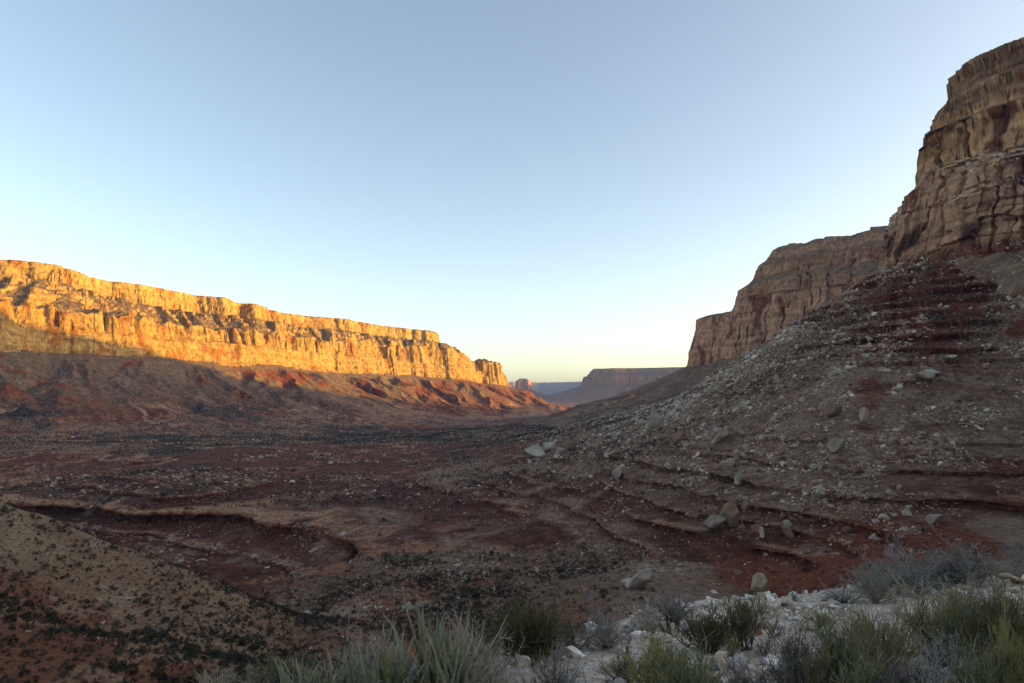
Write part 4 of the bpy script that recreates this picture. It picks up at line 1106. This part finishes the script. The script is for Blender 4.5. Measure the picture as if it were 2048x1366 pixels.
def broom_geo(seed, n1=34, n2=6, n3=6, lo=45, hi=88):
    """jointed green stems, all reaching upwards"""
    g = np.random.default_rng(seed)
    d1 = cone_dirs(g, n1, lo, hi); b1 = np.stack([g.normal(size=n1) * .07, g.normal(size=n1) * .07, np.zeros(n1)], 1)
    l1 = shoots(g, b1, d1, .45 * (.6 + .6 * g.random(n1)), 4, .15, .15)
    w2 = np.repeat(np.arange(n1), n2); p2, e2_ = on_line(l1, w2, .3 + .7 * g.random(len(w2)))
    d2_ = norm(e2_ + g.normal(size=p2.shape) * .55 + np.array([0, 0, .35])); l2 = shoots(g, p2, d2_, .30 * (.4 + .9 * g.random(len(w2))), 4, .2, .08)
    w3 = np.repeat(np.arange(len(w2)), n3); p3, e3 = on_line(l2, w3, .2 + .8 * g.random(len(w3)))
    d3 = norm(e3 + g.normal(size=p3.shape) * .45 + np.array([0, 0, .25])); l3 = shoots(g, p3, d3, .15 * (.4 + .9 * g.random(len(w3))), 3, .15)
    return l1, l2, l3
def blade_geo(seed, n, lo, hi, length, width, droop=.05, fold=.3, k=6, base=.05):
    g = np.random.default_rng(seed)
    d = cone_dirs(g, n, lo, hi); b = np.stack([g.normal(size=n) * base, g.normal(size=n) * base, np.zeros(n)], 1)
    L = length * (.6 + .5 * g.random(n))
    ln = shoots(g, b, d, L, k, .10, -droop)
    dr = norm(np.gradient(ln, axis=1)); sd = norm(np.cross(dr, np.array([0, 0, 1.0]) + g.normal(size=(n, 1, 3)) * .25)); nn = norm(np.cross(sd, dr))
    t = np.linspace(0, 1, k)[None, :, None]; w_ = width * (.7 + .6 * g.random((n, 1, 1))) * np.interp(t, [0, .15, .5, .85, 1], [.8, 1, .85, .4, .03])
    v = np.stack([ln - sd * w_ + nn * w_ * fold, ln, ln + sd * w_ + nn * w_ * fold], 2)
    i, j, s = np.meshgrid(np.arange(n), np.arange(k - 1), np.arange(2), indexing='ij')
    q_ = lambda jj, ss_: (i * k + jj) * 3 + ss_
    return v.reshape(-1, 3).astype(F), np.stack([q_(j, s), q_(j, s + 1), q_(j + 1, s + 1), q_(j + 1, s)], -1).reshape(-1, 4).astype(np.int32)
def joinm(parts):
    vs_, fs_, o = [], [], 0
    for v, f in parts: vs_.append(v); fs_.append(f + o); o += len(v)
    return np.concatenate(vs_), np.concatenate(fs_)

def pm(name, c, rough=.8, vary=.2): return simple_mat(name, rough=rough, attr=False, color=c, vary=vary, noise=14, spec=.2)
PM = {'grey': pm('bare_grey_twig', (0.33, 0.295, 0.25)), 'pale': pm('pale_dry_twig', (0.40, 0.345, 0.27)), 'dark': pm('dark_twig', (0.155, 0.132, 0.112)), 'bluegrey': pm('sage_twig', (0.29, 0.265, 0.235)),
      'wood': pm('shrub_wood', (0.10, 0.082, 0.066)), 'olive': pm('olive_stem', (0.235, 0.200, 0.098)), 'green': pm('green_stem', (0.215, 0.208, 0.105)), 'yellow': pm('yellow_green_stem', (0.31, 0.28, 0.11)),
      'darkolive': pm('dark_olive_stem', (0.125, 0.112, 0.052)), 'sageleaf': pm('sage_leaf', (0.30, 0.29, 0.225)), 'darkleaf': pm('small_dark_leaf', (0.155, 0.148, 0.10)), 'paleleaf': pm('pale_yellow_leaf', (0.29, 0.27, 0.14)),
      'blade': pm('yucca_blade', (0.255, 0.255, 0.165), .6), 'blade2': pm('yellowing_blade', (0.27, 0.25, 0.11), .6), 'straw': pm('dry_straw', (0.38, 0.31, 0.20)), 'grassgreen': pm('dull_green_grass', (0.12, 0.12, 0.05))}
MESHES = {}
def pmesh(key, fn, mat, name):
    k = key + (mat,)
    if k not in MESHES:
        v, f = fn(); MESHES[k] = mesh_from(name, v, f, PM[mat], smooth=True)
    return MESHES[k]
def plant(name, lb, cat, loc, height, width, parts, grp, geo_w, geo_h=1.0):
    root = bpy.data.objects.new(name, None); COL.objects.link(root)
    root.location = loc; root['label'] = lb; root['category'] = cat; root['group'] = grp
    root.empty_display_size = .1
    root.scale = (width / geo_w, width / geo_w, height / geo_h); root.rotation_euler = (0, 0, random.random() * 6.28)
    for nm, me in parts: link(nm, me, parent=root)
    return root
def sage(lb, loc, h, w, tw='grey', leaf=None, nleaf=0, seed=1, name='sagebrush', cat='shrub', grp='grey shrubs on the front ledge', dens=(26, 7, 6), lo=20, hi=85, spread=.75):
    th = 0.0017 / max(h, .2)
    geo = sage_geo(seed, *dens, lo=lo, hi=hi, leaf=nleaf, spread=spread)
    v1 = np.concatenate([q_.reshape(-1, 3) for q_ in geo[:3]]); zz = np.percentile(v1[:, 2], 99.5); xx = np.percentile(np.abs(v1[:, :2]), 98) * 2
    parts = [('stem', pmesh(('s1', seed, dens, round(th, 4)), lambda: tubes(geo[0], th * 3.0, th * 1.3, 4), 'wood' if tw != 'pale' else 'pale', 'stem')),
             ('twigs', pmesh(('s2', seed, dens, round(th, 4)), lambda: joinm([tubes(geo[1], th * 1.4, th * .8), tubes(geo[2], th * .95, th * .5)]), tw, 'twigs'))]
    if leaf: parts.append(('foliage', pmesh(('s3', seed, nleaf), lambda: geo[3], leaf, 'foliage')))
    return plant(name, lb, cat, loc, h, w, parts, grp, xx, zz)
def broom(lb, loc, h, w, c='green', seed=1, dens=(34, 7, 8), lo=32, name='ephedra', grp='green broom shrubs on the front ledge'):
    th = 0.0017 / max(h, .2)
    geo = broom_geo(seed, *dens, lo=lo); v1 = np.concatenate([q_.reshape(-1, 3) for q_ in geo]); zz = np.percentile(v1[:, 2], 99.5); xx = np.percentile(np.abs(v1[:, :2]), 98) * 2
    parts = [('stem', pmesh(('b1', seed, dens, round(th, 4)), lambda: tubes(geo[0], th * 2.4, th * 1.3, 4), 'wood', 'stem')),
             ('foliage', pmesh(('b2', seed, dens, round(th, 4)), lambda: joinm([tubes(geo[1], th * 1.15, th * .9), tubes(geo[2], th * .95, th * .6)]), c, 'foliage'))]
    return plant(name, lb, 'shrub', loc, h, w, parts, grp, xx, zz)
def yucca(lb, loc, h, w, seed=1):
    a = blade_geo(seed, 62, 30, 88, 1.0, .030, droop=.06); b = blade_geo(seed + 50, 26, -5, 40, .75, .026, droop=.25); c = blade_geo(seed + 90, 9, 40, 80, .95, .03)
    return plant('yucca', lb, 'yucca', loc, h, w, [('leaves', pmesh(('y1', seed), lambda: a, 'blade', 'leaves')), ('dead_leaves', pmesh(('y2', seed), lambda: b, 'straw', 'dead_leaves')), ('yellowing_leaves', pmesh(('y3', seed), lambda: c, 'blade2', 'leaves'))],
                 'yucca rosettes along the bottom edge', 1.35, 1.0)
def grass(lb, loc, h, w, c='straw', n=160, seed=1, lo=40, wd=.008, name='bunchgrass', cat='grass tuft'):
    a = blade_geo(seed, n, lo, 88, 1.0, wd, droop=.3, base=.08); b = blade_geo(seed + 9, n // 4, lo - 20, 88, .9, wd, droop=.4, base=.08)
    return plant(name, lb, cat, loc, h, w, [('green_blades' if c != 'straw' else 'blades', pmesh(('g1', seed, n), lambda: a, c, 'blades')), ('dry_blades', pmesh(('g2', seed, n), lambda: b, 'straw' if c != 'straw' else 'pale', 'dry_blades'))], 'grass tufts on the front ledge', 1.1, .95)
def at(px, base_py, top_py, wpx):
    p = ray_ground(px, base_py); k = p[1] / FPX
    return Vector(p), (base_py - top_py) * k * 1.03, wpx * k
S, B_ = sage, broom
PLANTS = [
 (yucca, 'leftmost pale green yucca with long stiff blades', 615, 1452, 1308, 230, dict(seed=301)),
 (yucca, 'yucca with crossing blades, second from the left', 690, 1440, 1296, 210, dict(seed=302)),
 (yucca, 'grey green yucca in front of the thin grey twigs', 780, 1440, 1268, 230, dict(seed=303)),
 (yucca, 'tallest yucca, its spear blades rising against the dark knoll', 858, 1420, 1216, 220, dict(seed=304)),
 (yucca, 'yucca half hidden by the pale dead bush', 905, 1425, 1250, 200, dict(seed=305)),
 (grass, 'dense round dark green grass clump at the bottom left', 556, 1392, 1298, 150, dict(c='grassgreen', n=420, seed=311, lo=15, name='bear_grass')),
 (grass, 'small pale tuft of dry grass left of the dark green clump', 432, 1392, 1334, 110, dict(c='straw', n=150, seed=312)),
 (grass, 'lone wisp of dry grass at the far bottom left', 235, 1376, 1345, 46, dict(c='straw', n=40, seed=313)),
 (S, 'thin grey twiggy bush behind the yuccas', 735, 1392, 1258, 240, dict(tw='grey', leaf='sageleaf', nleaf=1500, seed=321)),
 (S, 'pale dead bush of curly twigs right of the tallest yucca', 945, 1400, 1246, 190, dict(tw='pale', seed=322, dens=(30, 8, 7))),
 (S, 'low tangle of pale dead twigs at the bottom under the dark olive bush', 985, 1425, 1310, 130, dict(tw='pale', seed=323)),
 (B_, 'dense dark olive bush at the left end of the gravel', 1062, 1318, 1214, 185, dict(c='darkolive', seed=331, dens=(60, 8, 7), lo=18)),
 (S, 'blue grey sage in front of the dark olive bush', 1112, 1405, 1294, 135, dict(tw='bluegrey', leaf='sageleaf', nleaf=1800, seed=324)),
 (S, 'bare grey bush on the slope edge right of the dark olive bush', 1212, 1296, 1198, 115, dict(tw='bluegrey', seed=325, dens=(30, 8, 6))),
 (S, 'thin open twigs reaching over the gravel edge', 1150, 1300, 1190, 90, dict(tw='grey', seed=326, dens=(14, 5, 4))),
 (S, 'bare grey bush on the rim left of the tall green broom', 1345, 1250, 1172, 110, dict(tw='bluegrey', seed=327, dens=(30, 8, 6))),
 (S, 'pale spidery dead bush beside the grey rim bush', 1300, 1262, 1190, 100, dict(tw='pale', seed=328, dens=(16, 5, 4))),
 (B_, 'tall dark green broom standing in the gravel', 1485, 1300, 1184, 100, dict(c='green', seed=332, dens=(24, 6, 6), lo=55)),
 (B_, 'wide dark green broom at the left foot of the tall one', 1415, 1306, 1222, 125, dict(c='darkolive', seed=333, dens=(34, 6, 6), lo=30)),
 (S, 'dark twiggy bush left of the yellow green bush', 1250, 1376, 1282, 125, dict(tw='dark', leaf='darkleaf', nleaf=700, seed=329)),
 (B_, 'yellow green broom on the left part of the gravel', 1325, 1405, 1280, 120, dict(c='yellow', seed=334)),
 (B_, 'bright green broom touching the bottom edge', 1385, 1430, 1310, 150, dict(c='green', seed=335)),
 (B_, 'small bright yellow green sprig in front of the tall broom', 1466, 1312, 1266, 38, dict(c='yellow', seed=336, dens=(12, 5, 4), lo=65)),
 (B_, 'small thin sprig right of the orange stone', 1541, 1276, 1232, 52, dict(c='olive', seed=337, dens=(10, 4, 4))),
 (S, 'fallen grey branches under the wide broom', 1450, 1336, 1296, 110, dict(tw='grey', seed=341, dens=(14, 4, 3), lo=2, hi=35, name='dead_branches', cat='dead branches')),
 (S, 'big dark sage in the middle of the bottom edge', 1592, 1410, 1256, 150, dict(tw='dark', leaf='darkleaf', nleaf=2600, seed=342, dens=(34, 8, 7))),
 (S, 'dark low twigs at the bottom edge under the big dark sage', 1540, 1440, 1330, 120, dict(tw='dark', leaf='darkleaf', nleaf=900, seed=343)),
 (B_, 'small olive sprig on the rim side of the broad cream block', 1642, 1258, 1214, 56, dict(c='olive', seed=338, dens=(12, 5, 4))),
 (B_, 'olive broom right of the big dark sage', 1688, 1410, 1240, 115, dict(c='green', seed=339)),
 (B_, 'rusty olive broom, second right of the big dark sage', 1768, 1385, 1215, 120, dict(c='olive', seed=351, dens=(36, 6, 6))),
 (B_, 'olive broom above the heap of dead grey twigs', 1862, 1318, 1198, 110, dict(c='olive', seed=352, dens=(30, 6, 6))),
 (B_, 'olive broom with bare tips right of the dead grey twigs', 1925, 1330, 1190, 110, dict(c='green', seed=353, dens=(28, 6, 5))),
 (B_, 'tall olive broom rising beside the flat rock at right', 1992, 1330, 1162, 105, dict(c='olive', seed=354)),
 (B_, 'bright yellow green broom in the bottom right corner', 2035, 1440, 1236, 110, dict(c='yellow', seed=355)),
 (B_, 'green broom at the bottom edge left of the corner', 1965, 1450, 1290, 120, dict(c='green', seed=356)),
 (S, 'heap of bare grey twigs between the olive brooms', 1895, 1345, 1268, 150, dict(tw='grey', seed=344, dens=(24, 6, 4), lo=2, hi=50, name='dead_twigs', cat='dead twigs')),
 (S, 'dark bare twigs at the bottom edge below the rusty olive broom', 1760, 1445, 1335, 150, dict(tw='dark', seed=385, dens=(28, 7, 6))),
 (S, 'grey bare twigs at the bottom edge near the right corner', 1880, 1450, 1335, 150, dict(tw='grey', seed=346, dens=(22, 6, 5))),
 (S, 'large rounded grey sage on the rim', 1812, 1184, 1090, 170, dict(tw='bluegrey', leaf='sageleaf', nleaf=2200, seed=361, dens=(36, 9, 7))),
 (S, 'grey sage joining the left side of the large rounded one', 1748, 1186, 1108, 90, dict(tw='bluegrey', leaf='sageleaf', nleaf=900, seed=362)),
 (S, 'pale yellowish shrub at the left foot of the large sage', 1752, 1206, 1124, 85, dict(tw='grey', leaf='paleleaf', nleaf=1500, seed=363)),
 (S, 'green tinged sage between the large sage and the right edge', 1920, 1172, 1090, 150, dict(tw='bluegrey', leaf='darkleaf', nleaf=2400, seed=364, dens=(34, 8, 7))),
 (S, 'tall grey sage cut by the right edge', 2022, 1156, 1046, 150, dict(tw='bluegrey', leaf='sageleaf', nleaf=1800, seed=365, dens=(36, 8, 7))),
 (S, 'sage cut off at the right edge, behind the tall grey one', 2075, 1140, 1040, 120, dict(tw='bluegrey', leaf='sageleaf', nleaf=1200, seed=366)),
 (grass, 'pale straw stalks below the green tinged sage', 1942, 1196, 1118, 46, dict(c='straw', n=34, seed=314, lo=62)),
 (S, 'bleached fallen branches at the foot of the large sage', 1838, 1196, 1146, 110, dict(tw='pale', seed=347, dens=(12, 4, 3), lo=3, hi=40, name='dead_branches', cat='dead branches')),
 (S, 'low grey twigs on the rim left of the pale yellowish shrub', 1690, 1206, 1170, 80, dict(tw='grey', seed=348, dens=(16, 5, 4))),
 (S, 'tiny dry plant on the rim right of the leaning slab', 1588, 1202, 1172, 26, dict(tw='grey', seed=349, dens=(8, 4, 3), lo=50)),
 (grass, 'dry yellow grass between the olive brooms', 1725, 1300, 1250, 60, dict(c='straw', n=60, seed=315)),
 (S, 'brown grey low bush behind the olive brooms', 1905, 1235, 1196, 60, dict(tw='dark', seed=350, dens=(18, 5, 4))),
 (B_, 'olive broom between the big dark sage and the olive broom', 1645, 1420, 1300, 95, dict(c='olive', seed=371)),
 (B_, 'green broom in front of the rusty olive broom', 1735, 1440, 1320, 110, dict(c='green', seed=372)),
 (S, 'soft grey sage at the bottom edge right of the rusty broom', 1830, 1420, 1315, 120, dict(tw='bluegrey', leaf='darkleaf', nleaf=1500, seed=373)),
 (B_, 'yellowish broom behind the heap of dead twigs', 1915, 1285, 1205, 80, dict(c='yellow', seed=374)),
 (S, 'grey green sage between the two tallest right brooms', 1960, 1300, 1200, 100, dict(tw='bluegrey', leaf='sageleaf', nleaf=1500, seed=375)),
 (B_, 'olive broom cut by the right edge above the corner', 2060, 1330, 1200, 110, dict(c='olive', seed=376)),
 (S, 'low grey bush between the bright broom and the big dark sage', 1490, 1430, 1330, 110, dict(tw='grey', leaf='darkleaf', nleaf=900, seed=377)),
 (B_, 'faint thin broom on the gravel left of the rusty broom', 1725, 1290, 1222, 70, dict(c='olive', seed=378, dens=(16, 5, 5))),
 (S, 'small grey bush on the gravel right of the wide broom', 1530, 1310, 1262, 50, dict(tw='grey', seed=379, dens=(14, 5, 4))),
 (B_, 'sparse olive broom under the pale straw stalks', 1935, 1245, 1180, 80, dict(c='olive', seed=380, dens=(18, 5, 5))),
 (S, 'pale twiggy bush at the bottom edge between yucca and stones', 1180, 1440, 1330, 130, dict(tw='bluegrey', seed=381, dens=(22, 7, 6))),
 (S, 'grey twigs at the bottom edge left of the first yucca', 505, 1420, 1335, 110, dict(tw='grey', leaf='sageleaf', nleaf=600, seed=382)),
]
for fn, lb, px, b_, t_, w_, kw in PLANTS:
    loc, h_, wd_ = at(px, b_, t_, w_)
    fn(lb, loc - Vector((0, 0, .01)), h_, wd_, **kw)
print('plants', round(time.time() - T0, 1))
# ---- a short thin contrail high over the far plateau
ca_, cb_ = np.array(pix(898, 560, 42000)), np.array(pix(1082, 576, 47000))
ct = np.array([[ca_ + (cb_ - ca_) * k / 11 + np.array([0, 0, 12 * math.sin(k * 1.7)]) for k in range(12)]], F)
v, f = tubes(ct, 20.0, 9.0, 8)
cm_, N, Lk, bs = new_mat('ice_cloud'); bs.inputs['Base Color'].default_value = (.8, .8, .8, 1); bs.inputs['Roughness'].default_value = 1; bs.inputs['Alpha'].default_value = .05
link('contrail', mesh_from('contrail', v, f, cm_), 'faint thin white contrail low in the pale sky', 'contrail')

# ---- look-alikes described the same way are told apart by their order
ORD = 'first second third fourth fifth sixth seventh eighth ninth tenth eleventh twelfth thirteenth fourteenth fifteenth sixteenth seventeenth eighteenth nineteenth twentieth'.split()
ORD += ['twenty-' + w for w in ORD[:9]] + ['thirtieth'] + ['thirty-' + w for w in ORD[:9]]
same = {}
for o in list(bpy.data.objects):
    if o.get('category') and o.get('label') and o.parent is None and o.get('kind') is None: same.setdefault(o['label'], []).append(o)
for lb, obs in same.items():
    if len(obs) > 1:
        obs.sort(key=lambda o: o.location.x / max(o.location.y, .1))
        for k, o in enumerate(obs):
            w_ = 'leftmost one' if k == 0 else 'rightmost one' if k == len(obs) - 1 else ORD[k] + ' from left'
            o['label'] = f'{lb}, {w_}'
SUN_AZ_DEG, SUN_EL_DEG, SUN_POWER, SUN_COLOR = 91.0, 6.4, 3.6, (1.0, 0.53, 0.045)
SKY_ALT, SKY_AIR, SKY_DUST, SKY_OZONE, SKY_STRENGTH, EXPOSURE = 0, 0.65, 1.6, 0.0, 0.15, 1.65
HAZE = 4.2e-5
# ------------------------------------------------------------------ camera, sun, sky, air
cam = bpy.data.cameras.new('camera'); cam.sensor_width = 36.0; cam.lens = FPX / 2048 * 36.0
cam.clip_start = 0.1; cam.clip_end = 200000
co = bpy.data.objects.new('camera', cam); COL.objects.link(co)
co.rotation_euler = (math.pi / 2 + PITCH, 0, 0)
scene.camera = co
SUN_AZ, SUN_EL = math.radians(SUN_AZ_DEG), math.radians(SUN_EL_DEG)   # azimuth clockwise from the view direction
to_sun = Vector((math.sin(SUN_AZ) * math.cos(SUN_EL), math.cos(SUN_AZ) * math.cos(SUN_EL), math.sin(SUN_EL)))
sl = bpy.data.lights.new('sun', 'SUN'); sl.energy = SUN_POWER; sl.angle = math.radians(0.5); sl.color = SUN_COLOR
so = bpy.data.objects.new('sun', sl); COL.objects.link(so)
so.rotation_euler = to_sun.to_track_quat('Z', 'Y').to_euler()
so.location = to_sun * 500
wd = bpy.data.worlds.new('World'); scene.world = wd; wd.use_nodes = True
N = wd.node_tree.nodes; Lk = wd.node_tree.links
bg = N['Background']
sky = N.new('ShaderNodeTexSky'); sky.sky_type = 'NISHITA'; sky.sun_disc = False
sky.sun_elevation = SUN_EL; sky.sun_rotation = SUN_AZ
sky.altitude = SKY_ALT; sky.air_density = SKY_AIR; sky.dust_density = SKY_DUST; sky.ozone_density = SKY_OZONE
Lk.new(sky.outputs['Color'], bg.inputs['Color']); bg.inputs['Strength'].default_value = SKY_STRENGTH
import bmesh
_b = bmesh.new(); bmesh.ops.create_cube(_b, size=1.0)
zlo, zhi = float(V[:, 2].min()) - 1.5, float(V[:, 2].max()) + 4
for v_ in _b.verts: v_.co = (v_.co.x * 40600, v_.co.y * 40600, zlo + (v_.co.z + 0.5) * (zhi - zlo))
bmesh.ops.recalc_face_normals(_b, faces=_b.faces)
bm = bpy.data.meshes.new('haze'); _b.to_mesh(bm)
print('haze', zlo, zhi)
hm = bpy.data.materials.new('thin_air'); hm.use_nodes = True
hn = hm.node_tree.nodes; hn.clear()
ho = hn.new('ShaderNodeOutputMaterial'); pv = hn.new('ShaderNodeVolumePrincipled')
pv.inputs['Color'].default_value = (0.24, 0.46, 1.0, 1); pv.inputs['Density'].default_value = HAZE; pv.inputs['Anisotropy'].default_value = 0.0
hm.node_tree.links.new(pv.outputs['Volume'], ho.inputs['Volume'])
bm.materials.append(hm)
if HAZE > 0: link('haze', bm, 'thin bluish haze filling the canyon air', 'haze', 'stuff')
vs = scene.view_settings
scene.display_settings.display_device = 'sRGB'
vs.view_transform = 'Standard'; vs.look = 'None'; vs.exposure = EXPOSURE; vs.gamma = 1
cy = scene.cycles
cy.use_denoising = bool(int(os.environ.get('DN', '1')))
cy.max_bounces = 6; cy.diffuse_bounces = 3; cy.volume_bounces = 1; cy.transparent_max_bounces = 8
print('done', round(time.time() - T0, 1))
